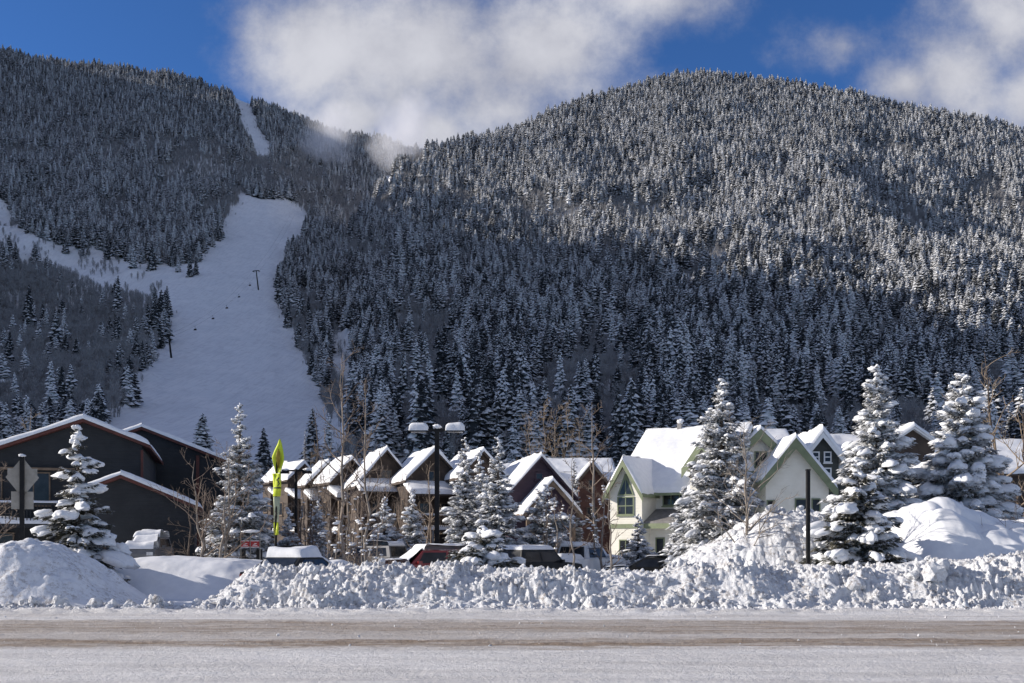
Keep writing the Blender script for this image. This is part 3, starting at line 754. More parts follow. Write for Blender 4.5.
def window(root, pl, x, z, w, h, y, frame, mull=1, rail=0, fw=.07, name='window'):
    mb = MB(); d0, d1 = y - .06, y - .004
    mb.box(x - w/2, x - w/2 + fw, d0, d1, z - h/2, z + h/2).box(x + w/2 - fw, x + w/2, d0, d1, z - h/2, z + h/2)
    mb.box(x - w/2 + fw, x + w/2 - fw, d0, d1, z - h/2, z - h/2 + fw).box(x - w/2 + fw, x + w/2 - fw, d0, d1, z + h/2 - fw, z + h/2)
    for k in range(mull):
        xm = x - w/2 + w * (k + 1) / (mull + 1); mb.box(xm - fw * .4, xm + fw * .4, d0 + .006, d1, z - h/2 + fw, z + h/2 - fw)
    for k in range(rail):
        zm = z - h/2 + h * (k + 1) / (rail + 1); mb.box(x - w/2 + fw, x + w/2 - fw, d0 + .012, d1, zm - fw * .4, zm + fw * .4)
    f = mb.xf(pl).build(name, frame, root)
    MB().box(x - w/2 + fw * .5, x + w/2 - fw * .5, y - .03, y - .008, z - h/2 + fw * .5, z + h/2 - fw * .5).xf(pl).build('pane', GLASS, f)
    MB().box(x - w/2 - .05, x + w/2 + .05, y - .12, y - .003, z - h/2 - .08, z - h/2 - .003).xf(pl).build('sill', frame, f)
    return f
def door(root, pl, x, z0, w, h, y, m, trim):
    f = MB().box(x - w/2, x + w/2, y - .05, y - .004, z0, z0 + h).xf(pl).build('door', m, root)
    MB().box(x - w/2 - .09, x - w/2 - .003, y - .08, y - .003, z0, z0 + h + .09).box(x + w/2 + .003, x + w/2 + .09, y - .08, y - .003, z0, z0 + h + .09).box(x - w/2 - .003, x + w/2 + .003, y - .08, y - .003, z0 + h + .003, z0 + h + .09).xf(pl).build('frame', trim, f)
    MB().tube([(x + w*.36, y - .11, z0 + h*.47), (x + w*.36, y - .05, z0 + h*.47)], .03, 6).xf(pl).build('handle', STEEL, f)
def balcony(root, pl, x0, x1, y0, y1, z, m, snow=True):
    b = MB().box(x0, x1, y0, y1, z - .18, z).xf(pl).build('balcony', m, root)
    mb = MB().box(x0, x1, y0, y0 + .08, z + .95, z + 1.05)
    for x in np.arange(x0, x1 + .01, .16): mb.box(x - .02, x + .02, y0 + .02, y0 + .06, z + .002, z + .949)
    mb.box(x0, x0 + .06, y0 + .082, y1 - .01, z + .95, z + 1.05).box(x1 - .06, x1, y0 + .082, y1 - .01, z + .95, z + 1.05)
    mb.xf(pl).build('railing', m, b)
    for x in (x0 + .1, x1 - .1): MB().box(x - .08, x + .08, y0 + .05, y0 + .21, -.3, z - .183).xf(pl).build('post', m, b)
    if snow:
        _seed[0] += 1
        P = slab_grid((x0, y0 - .04, z + 1.052), (x0, y0 + .16, z + 1.052), (x1, y0 - .04, z + 1.052), (x1, y0 + .16, z + 1.052), .13, _seed[0])
        Q = slab_grid((x0, y0 - .03, z + .004), (x0, y1 - .1, z + .004), (x1, y0 - .03, z + .004), (x1, y1 - .1, z + .004), .3, _seed[0] + 50)
        for G in (P, Q): MB().grid(G[:, ::-1][::-1]).xf(pl).build('snow', SNOW_ROOF, b)
def shed_roof(root, pl, x0, x1, yf, yb, zf, zb, trim, snow=.25, m=None, name='porch_roof'):
    r = MB().prism_x([(yf, zf), (yb, zb), (yb, zb + .14), (yf, zf + .14)], x0, x1).xf(pl).build(name, m or trim, root)
    if snow:
        _seed[0] += 1
        P = slab_grid((x0 - .04, yf - .05, zf + .145), (x0 - .04, yb, zb + .145), (x1 + .04, yf - .05, zf + .145), (x1 + .04, yb, zb + .145), snow, _seed[0])
        MB().grid(P[::-1][:, ::-1]).xf(pl).build('snow', SNOW_ROOF, r)
    return r
I = Place()

# --- dark gabled house on the left
A = thing('dark_house', 'charcoal gabled house with red brown trim and a low side gable on its right', 'house', (Xp(84, 52), 52, gz(52)), rad(16))
gable(A, I, -7.2, 2.85, 0, 0, 11, -.3, 7.85, .385, W_DARK, W_RED, oh=.42, ohf=.45, snow=.26)
MB().box(2.78, 2.90, -.07, -.004, -.3, 6.5).build('corner_trim', W_RED, A)
gable(A, I, .1, 5.6, 2.2, -4.2, -.01, -.3, 4.72, .41, W_DARK, W_RED, oh=.35, ohf=.35, snow=.24)
door(A, I, .95, .1, .95, 2.1, -4.2, W_DARK, W_BROWN)
window(A, I, -4.6, 4.5, 1.5, 1.2, 0, W_TAN, 1); window(A, I, -2.4, 4.4, 1.6, 1.7, 0, W_TAN, 1); window(A, I, -4.2, 1.5, 1.8, 1.3, 0, W_TAN, 1)
balcony(A, I, -6.9, -.9, -1.7, -.02, 2.55, W_DARK)
MB().box(-5.9, -.4, -.30, -.006, 3.74 + 1.6, 3.86 + 1.6).build('ledge', W_TAN, A)
B = thing('dark_house', 'dark gabled house standing behind the charcoal house, one tiny attic window', 'house', (Xp(142, 64), 64, gz(64)), rad(16))
gable(B, I, -3.5, 5.6, 0, 0, 11, -.3, 8.75, .385, W_DARK, W_RED, oh=.5, ohf=.4, snow=.24)
window(B, I, .1, 7.7, .7, .5, 0, W_WHITE, 1); MB().box(3.3, 3.5, -.09, -.003, -.3, 7.2).build('corner_trim', W_RED, B)
window(B, I, 2.2, 4.0, 1.0, 1.3, 0, W_RED, 1)

# --- cream house
Wr = thing('cream_house', 'cream house with sage green gable trim and a tall window in its left gable', 'house', (Xp(668, 62), 62, gz(62)), rad(-33))
MAIN = Place(0, 0, 90)
gable(Wr, MAIN, .9, 7.8, 5.6, -3.3, 4.1, 2.7, 8.85, .80, W_CREAM, W_GREEN, oh=.75, ohf=.1, snow=.36, mr=1.6)
MB().box(-4.0, 3.3, .95, 7.8, -.3, 2.695).build('ground_floor', W_CREAM, Wr)
MB().box(-1.26, 3.3, .05, .947, -.3, 2.695).build('ground_floor', W_CREAM, Wr)
gable(Wr, I, -3.45, -1.25, -2.35, -1.1, 5.0, -.3, 6.55, 1.6, W_CREAM, W_GREEN, oh=.28, ohf=.45, snow=.28, board=W_GREEN, bh=.27)
gable(Wr, I, 1.6, 3.5, 2.55, -.35, 4.6, 2.72, 7.6, 1.3, W_CREAM, W_GREEN, oh=.35, ohf=.45, snow=.32, board=W_GREEN, bh=.42)
shed_roof(Wr, I, -1.23, 3.3, -.85, .895, 2.72, 3.55, W_GREEN, 0, W_GREY, 'pent_roof')
MB().box(-1.23, 3.3, -.90, -.852, 2.42, 2.74).build('fascia', W_GREEN, Wr)
MB().box(-3.5, -1.2, -1.155, -1.104, 2.45, 2.72).build('band', W_GREEN, Wr)
window(Wr, I, -2.35, 3.85, 1.15, 1.15, -1.1, W_GREEN, 1, 1)
def tri_window(root, x, z0, z1, w, y):
    f = MB().prism([(x - w/2, z0), (x + w/2, z0), (x + .06, z1), (x - .06, z1)], y - .05, y - .004).build('window', W_GREEN, root)
    MB().prism([(x - w/2 + .13, z0 + .08), (x - .04, z0 + .08), (x - .04, z1 - .35)], y - .062, y - .052).prism([(x + .04, z0 + .08), (x + w/2 - .13, z0 + .08), (x + .04, z1 - .35)], y - .062, y - .052).build('pane', GLASS, f)
tri_window(Wr, -2.35, 4.5, 5.85, 1.15, -1.1)
window(Wr, I, .1, 4.35, 1.7, .95, .9, W_GREEN, 2); window(Wr, I, -.55, 1.15, .6, 1.45, .05, W_GREEN, 0); window(Wr, I, .62, 1.15, .7, 1.45, .05, W_GREEN, 0)
window(Wr, I, -2.35, 1.1, .9, 1.3, -1.1, W_GREEN, 1); window(Wr, I, 2.0, 4.35, .8, .95, .9, W_GREEN, 1); window(Wr, Place(-3.45, 1.4, -90), 0, 4.0, .9, 1.1, 0, W_GREEN, 1); door(Wr, I, 2.4, 0, .95, 2.1, .05, W_GREEN, W_WHITE)
window(Wr, I, 2.55, 5.0, .9, 1.0, -.35, W_GREEN, 1)
cpt = MB().box(-1.78, -1.48, 5.45, 5.75, 8.7, 9.62).build('chimney', W_GREY, Wr)
v, f = BL2[2]; MB().add(v * np.array([.22, .22, .18]) + np.array([-1.62, 5.6, 9.74]), f, 0, True).build('snow', SNOW_ROOF, cpt)
for k, x in enumerate((-1.2, -.5, 1.4, 2.2)):   # clods along the ridge
    pass

# --- second cream house, two gables
W2 = thing('cream_house', 'pale grey cream house with two staggered gables in broad green bargeboards', 'house', (Xp(782, 62), 62, gz(62)))
a2 = Xp(782, 62)
gable(W2, Place(Xp(794, 62) - a2, 0), -1.75, 2.15, 0, 0, 6, -.3, 7.85, 1.2, W_CREAM, W_GREEN, oh=.45, ohf=.45, snow=.30, board=W_GREEN, bh=.5)
gable(W2, Place(Xp(759, 65) - a2, 3.0), -1.75, 2.6, 0, 0, 7, -.3, 8.75, .95, W_CREAM, W_GREEN, oh=.45, ohf=.45, snow=.30, board=W_GREEN, bh=.5)
gable(W2, Place(0, 0, 90), 4.2, 14, 9, -2.6, 2.5, -.3, 9.2, .62, W_CREAM, W_GREEN, oh=.5, ohf=.2, snow=.32)
dx = Xp(794, 62) - a2
window(W2, Place(dx), .45, 3.75, .8, 1.1, 0, W_GREEN, 0); window(W2, Place(dx), 1.35, 3.75, .55, 1.1, 0, W_GREEN, 0); window(W2, Place(dx), -1.45, 3.6, .5, 1.2, 0, W_GREEN, 0)
window(W2, Place(Xp(759, 65) - a2, 3.0), .1, 7.0, .8, 1.0, 0, W_GREEN, 1)
# --- dark green house with white windows
D = thing('green_house', 'dark grey green house with white framed windows under a thickly snowed gable', 'house', (Xp(821, 65), 65, gz(65)))
gable(D, I, -1.15, 1.15, 0, 0, 6, -.3, 8.55, 1.25, W_OLIVE, W_WHITE, oh=.4, ohf=.45, snow=.42, board=W_WHITE, bh=.22)
gable(D, Place(0, 0, 90), 1.0, 9, 5, -7.2, -.2, -.3, 8.6, .55, W_OLIVE, W_WHITE, oh=.5, ohf=.2, snow=.38)
for x in (-.35, .42): window(D, I, x, 7.1, .5, .72, 0, W_WHITE, 0, 1, .08)
window(D, I, .42, 6.05, .5, .72, 0, W_WHITE, 0, 1, .08); window(D, I, -.35, 6.05, .5, .72, 0, W_WHITE, 0, 1, .08); window(D, I, 4.2, 5.6, .9, 1.2, 1.0, W_WHITE, 1)
# --- brown house between the right hand spruces
Eh = thing('brown_house', 'brown gabled house glimpsed between the two tall right hand spruces', 'house', (Xp(912, 66), 66, gz(66)))
gable(Eh, I, -1.5, 1.5, 0, 0, 8, -.3, 9.0, .68, W_BROWN, W_WHITE, oh=.35, ohf=.4, snow=.34)
gable(Eh, Place(0, 0, 90), 1.5, 10, 6, -4, 4, -.3, 7.9, .5, W_BROWN, W_BROWN, oh=.4, ohf=.2, snow=.34)
window(Eh, I, 0, 6.4, 1.0, 1.1, 0, W_BROWN, 1); window(Eh, I, 0, 3.6, 1.2, 1.2, 0, W_BROWN, 1)
Fh = thing('brown_house', 'long roofed brown house at the right edge behind the spruce', 'house', (Xp(1020, 72), 72, gz(72)))
gable(Fh, Place(0, 0, 90), 0, 9, 4.5, -6, 2.6, -.3, 8.9, .52, W_BROWN, W_BROWN, oh=.6, ohf=.3, snow=.36)
for x in (-1.2, 1.2, 3.6): window(Fh, I, x, 5.2, 1.1, 1.2, 0, W_BROWN, 1)

# --- townhouses
def townhouse(label, u, y, Y, yaw, hw=1.75, m=1.15, depth=6, wall=W_BROWN, porch=True):
    zp = Zp(y, Y) - gz(Y) - .42
    t = thing('townhouse', label, 'townhouse', (Xp(u, Y), Y, gz(Y)), rad(yaw), 'row of steep roofed townhouses')
    gable(t, I, -hw, hw, 0, 0, depth, -.3, zp, m, wall, W_BROWN, oh=.35, ohf=.45, snow=.32)
    window(t, I, 0, zp - 1.9, .9, 1.1, 0, W_TAN, 1); window(t, I, -.75, zp - 4.3, .8, 1.2, 0, W_TAN, 0); window(t, I, .75, zp - 4.3, .8, 1.2, 0, W_TAN, 0)
    door(t, I, -.7, .1, .9, 2.1, 0, W_RUST, W_TAN)
    if porch:
        shed_roof(t, I, -hw - .3, hw + .3, -1.9, -.02, zp - 3.3, zp - 2.55, W_BROWN, .32)
        for x in (-hw, hw): MB().box(x - .09, x + .09, -1.75, -1.57, -.3, zp - 3.24).build('post', W_TAN, t)
        balcony(t, I, -hw, hw, -1.5, -.02, 2.4, W_BROWN)
    for s, x in ((1, hw), (-1, -hw)):
        for yy_ in (1.2, 3.6)[:1 if depth < 4 else 2]: window(t, Place(x, yy_, 90 * s), 0, zp - 4.0, .8, 1.2, 0, W_TAN, 0)
    return t
townhouse('largest steep gabled townhouse, its broad snowy left roof slope behind the bare aspens', 386, 447, 78, 20, 2.15, 1.15, 6)
townhouse('brown townhouse with a snow slab porch just left of the double lamp post', 434, 447, 74, 20, 2.0, .98, 6)
townhouse('townhouse whose roof peaks behind the trio of snowy spruces', 482, 448, 72, 20, 1.6, 1.0, 6)
townhouse('farthest left of the small townhouse gables, beside the lime flag', 286, 462, 99, 36, 1.6, .95, 2.0)
townhouse('small townhouse gable directly behind the far T shaped lamp', 302, 461, 92, 44, 1.5, .85, 2.3)
townhouse('small townhouse gable third from the left in the receding row', 327, 460, 86, 30, 1.75, .95, 1.8)
townhouse('small townhouse gable nearest to the big steep townhouse', 350, 456, 83, 34, 1.7, 1.0, 2.6)
# --- purple house
Pr = thing('purple_house', 'deep purple gabled house with a snow covered porch gable in front', 'house', (Xp(540, 67), 67, gz(67)), rad(12)); Pr.scale = (1.117,) * 3
gable(Pr, I, -1.9, 1.9, 0, 0, 8, -.3, 6.35, 1.08, W_PURPLE, W_PURPLE, oh=.35, ohf=.45, snow=.28)
gable(Pr, Place(.05, -2.6), -1.45, 1.45, 0, 0, 2.58, 2.9, 4.75, 1.08, W_PURPLE, W_TAN, oh=.35, ohf=.35, snow=.26, board=W_TAN, bh=.16)
for x in (-1.3, 1.4): MB().box(x - .1, x + .1, -2.55, -2.35, -.3, 2.895).build('post', W_TAN, Pr)
window(Pr, I, -.05, 5.35, .5, .45, 0, W_PURPLE, 0); window(Pr, I, .75, 1.6, .8, 1.1, 0, W_TAN, 1); door(Pr, I, -.6, .1, .95, 2.1, 0, W_RUST, W_TAN)
# --- long house and rust gable behind
Lh = thing('long_house', 'long low house with a grey white roof beneath the bare cottonwoods', 'house', (Xp(568, 100), 100, gz(100)))
gable(Lh, Place(0, 0, 90), 0, 9, 4.5, -4.6, 4.3, -.3, 9.7, .52, W_BROWN, W_BROWN, oh=.5, ohf=.3, snow=.3)
for x in (-3, -1, 1, 3): window(Lh, I, x, 5.5, 1.0, 1.2, 0, W_TAN, 1)
Rh = thing('rust_house', 'small rust red gabled house left of the cream house', 'house', (Xp(592, 84), 84, gz(84)))
gable(Rh, I, -1.1, 1.1, 0, 0, 6, -.3, 8.0, 1.2, W_RUST, W_TAN, oh=.35, ohf=.4, snow=.3, board=W_TAN, bh=.2)
gable(Rh, Place(0, 0, 90), 1.0, 8, 4.5, -2.6, 2.8, -.3, 7.2, .6, W_RUST, W_TAN, oh=.4, ohf=.2, snow=.3)
window(Rh, I, 0, 6.3, .6, .8, 0, W_TAN, 0); window(Rh, I, 0, 3.8, .9, 1.2, 0, W_TAN, 1)
Mh = thing('brown_house', 'low roofed brown house behind the purple house and the spruces', 'house', (Xp(515, 84), 84, gz(84)))
gable(Mh, Place(0, 0, 90), 0, 8, 4, -2.4, 3.6, -.3, 7.9, .55, W_BROWN, W_BROWN, oh=.5, ohf=.3, snow=.34)
window(Mh, I, -1, 4.5, 1.0, 1.2, 0, W_TAN, 1)
#==OBJECTS==

# ================================================================== lamps, signs, flag
def snow_lump(mb, x, y, z, sx, sy, sz, k=0, smooth=True):
    v, f = BL2[k % 8]; mb.add(v * np.array([sx, sy, sz]) + np.array([x, y, z]), f, 0, smooth)
Lp = thing('street_lamp', 'tall black double headed lamp post with snow heaped on both heads', 'street lamp', (Xp(437, 45), 45, 0))
MB().box(-.10, .10, -.10, .10, -.1, 7.0).build('post', METAL_BLK, Lp)
MB().box(-.62, .62, -.05, .05, 6.92 - .12, 6.92).build('arm', METAL_BLK, Lp)
for s in (-1, 1):
    hd = MB().box(s*.82 - .40, s*.82 + .40, -.24, .24, 6.78, 6.98).build('lamp_head', METAL_BLK, Lp)
    MB().box(s*.82 - .34, s*.82 + .34, -.19, .19, 6.765, 6.778).build('lens', LENS, hd)
    P = slab_grid((s*.82 - .43, -.27, 6.983), (s*.82 - .43, .27, 6.983), (s*.82 + .43, -.27, 6.983), (s*.82 + .43, .27, 6.983), .20, 31 + s, .1, .02)
    P[..., 2] = np.where(P[..., 2] < 7.01, P[..., 2] - .16, P[..., 2])
    MB().grid(P[:, ::-1][::-1]).build('snow', SNOW_ROOF, hd)
mb = MB(); snow_lump(mb, 0, 0, 7.02, .2, .18, .12); mb.build('snow', SNOW_ROOF, Lp)
MB().box(-.20, -.13, -.2, -.125, .1, 2.35).build('conduit', STEEL, Lp)
L2 = thing('street_lamp', 'slim black T shaped lamp post in front of the townhouse row', 'street lamp', (Xp(296, 66), 66, .2))
MB().tube([(0, 0, -.2), (0, 0, 6.5)], .10, 8).build('post', METAL_BLK, L2)
MB().box(-.95, .95, -.06, .06, 6.36, 6.46).build('arm', METAL_BLK, L2)
for s in (-1, 1):
    hd = MB().box(s*.75 - .28, s*.75 + .28, -.2, .2, 6.22, 6.355).build('lamp_head', METAL_BLK, L2)
    mb = MB(); snow_lump(mb, s*.75, 0, 6.47, .28, .2, .1, s); mb.build('snow', SNOW_ROOF, hd)
Rl = thing('rail', 'low black steel rail standing in snow at the foot of the lime flag', 'rail', (Xp(291, 44), 44, 0))
MB().box(-.72, .75, -.05, .05, 1.56, 1.68).build('top_bar', METAL_BLK, Rl)
for x in (-.6, .62): MB().box(x - .05, x + .05, -.045, .045, -.1, 1.557).build('leg', METAL_BLK, Rl)
Bp = thing('post', 'plain black metal post standing in the lumpy snow mound', 'post', (Xp(808, 33.0), 33.0, 0), rad(8))
MB().box(-.055, .055, -.055, .055, -.1, 4.15).build('shaft', METAL_BLK, Bp)
MB().box(-.065, .065, -.065, .065, 4.153, 4.20).build('cap', METAL_BLK, Bp)

Sg = thing('road_sign', 'backs of a diamond road sign and smaller plate on a black post', 'road sign', (Xp(22, 29.5), 29.5, 0), rad(18))
MB().box(-.06, .06, -.045, .06, .3, 4.32).build('post', METAL_BLK, Sg)
q = .60
MB().prism([(0, 3.70 - q), (q * .75, 3.70), (0, 3.70 + q), (-q * .75, 3.70)], .064, .078).build('diamond_plate', SIGN_BACK, Sg)
MB().box(-.40, .40, .082, .094, 3.62, 3.96).build('side_plate', SIGN_BACK, Sg)
MB().box(-.30, .30, .064, .078, 2.76, 3.28).build('rectangular_plate', SIGN_BACK, Sg)
mb = MB(); snow_lump(mb, 0, 0, 4.34, .1, .08, .05); mb.build('snow', SNOW_ROOF, Sg)

Ts = thing('notice_sign', 'pair of small dark red notice plates in a white frame on the snow', 'sign', (Xp(250.5, 41), 41, 0), rad(-4))
mb = MB(); z0, z1 = Zp(558, 41), Zp(532, 41)
for x in (-.40, .40): mb.box(x - .013, x + .013, -.013, .013, .1, z1)
mb.box(-.375, .375, -.02, .02, z1 - .03, z1); mb.box(-.008, .008, -.02, .02, z0, z1 - .032); mb.build('frame', SIGN_BACK, Ts)
for x in (-.20, .20):
    p = MB().box(x - .175, x + .175, -.04, -.022, Zp(547.5, 41), Zp(540.5, 41)).build('plate', SIGN_RED, Ts)
    m = MB(); zc = Zp(544, 41)
    m.box(x - .17, x + .17, -.048, -.042, zc + .115, zc + .14).box(x - .17, x + .17, -.048, -.042, zc - .14, zc - .115)
    m.box(x - .1, x + .1, -.048, -.042, zc - .075, zc - .055).box(x - .02, x + .08, -.048, -.042, zc + .01, zc + .03).box(x - .08, x + .02, -.048, -.042, zc - .02, zc - .005)
    m.build('lettering', SIGN_WHITE, p)
mb = MB(); snow_lump(mb, 0, 0, z1 + .03, .34, .07, .06, 3); mb.build('snow', SNOW_ROOF, Ts)
for x in (-.5, .2): MB().box(x - .06, x + .16, .3, .42, .2, Zp(549, 41)).build('box_leg', METAL_BLK, Ts)

Y_ = 42.0
Fl = thing('feather_flag', 'tall lime green feather flag with dark print on a black pole', 'flag', (Xp(276.5, Y_), Y_, 0))
def fx(u): return (u - 276.5) * Y_ / F
MB().tube([(fx(275.5), 0, -.1), (fx(276), 0, Zp(500, Y_)), (fx(277), 0, Zp(455, Y_)), (fx(279.6), 0, Zp(439, Y_))], [.07, .05, .04, .02], 6).build('pole', METAL_BLK, Fl)
def cloth(name, rows_, m, off=0, par=None):
    P = []
    for (y, a, b) in rows_:
        t = np.linspace(0, 1, 7); x = fx(a) + (fx(b) - fx(a)) * t
        P.append(np.stack([x, -.05 - off + .05 * np.sin(t * 5 + y * .12) + .03 * np.sin(y * .3), np.full(7, Zp(y, Y_))], -1))
    P = np.array(P); o = MB().grid(P[::-1]).build(name, m, par or Fl)
    sd = o.modifiers.new('thickness', 'SOLIDIFY'); sd.thickness = .006; return o
up = cloth('upper_cloth', [(439, 279.6, 280.4), (444, 277.8, 281.8), (450, 275.2, 283.2), (457, 272.6, 284.6), (462, 273.2, 284.2), (468, 274.6, 282.4), (473, 275.8, 280.8)], FLAG)
cloth('print', [(449, 278.6, 279.6), (454, 277.2, 280.8), (459, 276.6, 281.2), (464, 277.6, 280.2), (468, 278.4, 279.4)], FLAG_OCHRE, .02, up)
mid = cloth('middle_cloth', [(473.5, 272.8, 281.6), (480, 273.0, 281.4), (488, 273.4, 281.2), (496.5, 273.6, 280.6)], FLAG)
cloth('print', [(477.5, 277.4, 280.2), (479, 276.2, 279.9), (480.5, 275.8, 277.4)], FLAG_DARK, .02, mid); cloth('print', [(480.7, 276.2, 279.6), (483, 276.8, 280.2)], FLAG_DARK, .02, mid); cloth('print', [(483.2, 278.8, 280.4), (486, 276.6, 279.4)], FLAG_DARK, .02, mid)
cloth('band', [(487.2, 274, 280.9), (488.6, 274, 280.9)], FLAG_DARK, .02, mid)
cloth('lower_cloth', [(497, 273.8, 280.4), (508, 274.2, 279.8), (522, 274.2, 279.0)], FLAG_PALE)
lo = cloth('hem_cloth', [(522.5, 274.0, 279.2), (535, 274.0, 278.8)], FLAG); cloth('print', [(529.5, 275.2, 278.0), (531, 275.2, 278.0)], FLAG_DARK, .02, lo)

# ================================================================== vehicles
def car(name, label, cat, x, Y, yaw, paint, kind='suv', sc=1.0, z=0.0, snow=1.0, group='parked vehicles behind the snow bank'):
    t = thing(name, label, cat, (x, Y, z), rad(yaw), group); t.scale = (sc, sc, sc)
    if kind == 'suv':
        L, Wd = 4.6, 1.85; body = [(-2.3,.35),(2.3,.35),(2.32,.75),(2.2,1.0),(1.1,1.10),(-2.2,1.10),(-2.32,.8)]
        cab = [(-2.15,1.08),(.95,1.08),(.35,1.68),(-1.95,1.70)]; hood = (1.0, 2.2, 1.03); roof = (-1.95, .3, 1.70)
    elif kind == 'sedan':
        L, Wd = 4.5, 1.78; body = [(-2.25,.32),(2.25,.32),(2.27,.65),(2.15,.84),(1.0,.94),(-1.5,.96),(-2.2,.92),(-2.27,.65)]
        cab = [(-1.75,.93),(1.15,.92),(.35,1.38),(-.95,1.40)]; hood = (1.1, 2.15, .87); roof = (-.95, .3, 1.39)
    else:
        L, Wd = 5.4, 1.9; body = [(-2.7,.42),(2.7,.42),(2.72,.85),(2.6,1.08),(1.35,1.16),(-2.68,1.12),(-2.72,.85)]
        cab = [(-.75,1.12),(1.3,1.14),(.75,1.74),(-.6,1.76)]; hood = (1.35, 2.6, 1.1); roof = (-.6, .72, 1.75)
    def loft(poly, ws, top_in=0.0):
        P = np.array(poly); c = P.mean(0); mb = MB(); zs = P[:, 1]; zr = (zs - zs.min()) / (np.ptp(zs) + 1e-6); V = []
        for w, k in ws:
            Q = c + (P - c) * k; V.append(np.stack([Q[:, 0], w * (1 - top_in * zr), Q[:, 1]], -1))
        n = len(P); V = np.array(V); m_ = len(V); f = []
        for i in range(m_ - 1):
            for j in range(n):
                j2 = (j + 1) % n; f.append((i*n + j, i*n + j2, (i+1)*n + j2, (i+1)*n + j))
        f.append(tuple(range(n - 1, -1, -1))); f.append(tuple((m_ - 1) * n + j for j in range(n)))
        return mb.add(V.reshape(-1, 3), f)
    h = Wd / 2
    loft(body, [(-h, .965), (-h*.95, 1), (h*.95, 1), (h, .965)]).build('body', paint, t)
    loft(cab, [(-h*.93, .985), (-h*.9, 1), (h*.9, 1), (h*.93, .985)], .16).build('cabin', paint, t)
    # glass: side panes, windscreen, rear window, set just proud of the cabin
    C0 = np.array(cab); zb, zt = C0[0, 1], C0[2, 1]
    for s in (-1, 1):
        xs0, xs1 = C0[0, 0] + .25, C0[1, 0] - .3; xt0, xt1 = C0[3, 0] + .22, C0[2, 0] - .1
        nwin = 1 if kind == 'pickup' else 2
        for k in range(nwin):
            a, b = k / nwin, (k + 1) / nwin - (.05 if k < nwin - 1 else 0)
            def P(fr, fz): 
                xx = (xs0 + (xs1 - xs0) * fr) * (1 - fz) + (xt0 + (xt1 - xt0) * fr) * fz
                return (xx, s * (h * .93 * (1 - .16 * fz) + .012), zb + (zt - zb) * fz)
            q = [P(a, .12), P(b, .12), P(b, .86), P(a, .86)]
            MB().add(q, [(0, 1, 2, 3) if s < 0 else (3, 2, 1, 0)]).build('side_window', GLASS, t)
    def glass(i, j, nm, sg):
        a, b = C0[i], C0[j]; n_ = np.array([b[1] - a[1], a[0] - b[0]]); n_ = n_ / np.linalg.norm(n_) * .015 * sg
        v = []
        for fz in (.12, .9):
            p = a + (b - a) * fz + n_
            for s in (-1, 1): v.append((p[0], s * h * .8 * (1 - .16 * fz), p[1]))
        MB().add(v, [(0, 1, 3, 2)]).build(nm, GLASS, t)
    glass(1, 2, 'windscreen', 1); glass(0, 3, 'rear_window', -1)
    for sx in (-1, 1):
        for s in (-1, 1):
            wx = sx * L * .31; wy = s * (h - .1)
            w = MB().tube([(wx, wy - .11, .34), (wx, wy + .11, .34)], .34, 18).build('wheel', RUBBER, t)
            MB().tube([(wx, wy + s*.112, .34), (wx, wy + s*.125, .34)], .2, 12).build('rim', RIM, w)
            MB().box(L/2*sx + (.0 if sx > 0 else -.03), L/2*sx + (.03 if sx > 0 else 0), s*h*.72 - .17, s*h*.72 + .17, .68, .86).build('headlight' if sx > 0 else 'tail_light', LENS if sx > 0 else LENS_RED, t)
    MB().box(L/2 + .02, L/2 + .08, -h*.9, h*.9, .40, .56).build('bumper', METAL_BLK, t); MB().box(-L/2 - .08, -L/2 - .02, -h*.9, h*.9, .40, .56).build('bumper', METAL_BLK, t)
    for s in (-1, 1): MB().box(C0[1,0] - .45, C0[1,0] - .28, s*(h + .08) - .08, s*(h + .08) + .08, zb + .02, zb + .16).build('mirror', paint, t)
    if snow:
        _seed[0] += 3
        for (x0, x1, zz) in (hood, roof):
            w = h * (.9 if zz == hood[2] else .80)
            P = slab_grid((x0, -w, zz), (x0, w, zz), (x1, -w, zz), (x1, w, zz), .20 * snow, _seed[0], .15, .02); _seed[0] += 1
            if zz == hood[2]: P[..., 2] += .09 * (1 - (P[..., 0] - x0) / (x1 - x0))
            MB().grid(P[:, ::-1]).build('snow', SNOW_ROOF, t)
        if snow > .8:
            a, b = C0[1], C0[2]
            P = slab_grid((a[0] + .1, -h*.8, a[1] + .02), (a[0] + .1, h*.8, a[1] + .02), (b[0] - .1, -h*.68, b[1] + .02), (b[0] - .1, h*.68, b[1] + .02), .12 * snow, _seed[0], .15, .02)
            MB().grid(P[:, ::-1]).build('snow', SNOW_ROOF, t)
        if kind == 'pickup':
            P = slab_grid((-2.65, -h*.86, 1.13), (-2.65, h*.86, 1.13), (-.85, -h*.86, 1.13), (-.85, h*.86, 1.13), .25, _seed[0] + 3, .15, .02); MB().grid(P[:, ::-1]).build('snow', SNOW_ROOF, t)
    return t
car('parked_car', 'small snow covered car nose on, beside the dark house annex', 'car', Xp(148, 45.5), 45.5, -84, P_GREY, 'suv', .80, .70, 1.9)
car('parked_car', 'black car buried in snow just behind the left end of the bank', 'car', Xp(300, 33.6), 33.6, 68, P_BLACK, 'sedan', .97, -.06, 1.7)
car('parked_car', 'grey car under snow behind the bare aspens and snowy bushes', 'car', Xp(368, 51), 51, 150, P_GREY, 'suv', .95, .05, 1.3)
car('parked_car', 'dark red car with thick snow on bonnet and roof, left of the lamp post', 'car', Xp(424, 41), 41, 207, P_RED, 'suv', .95, -.12, 1.3)
car('parked_suv', 'black estate car with red tail lights in front of the purple house', 'car', Xp(538, 44.5), 44.5, 48, P_BLACK, 'suv', .95, -.12, .9)
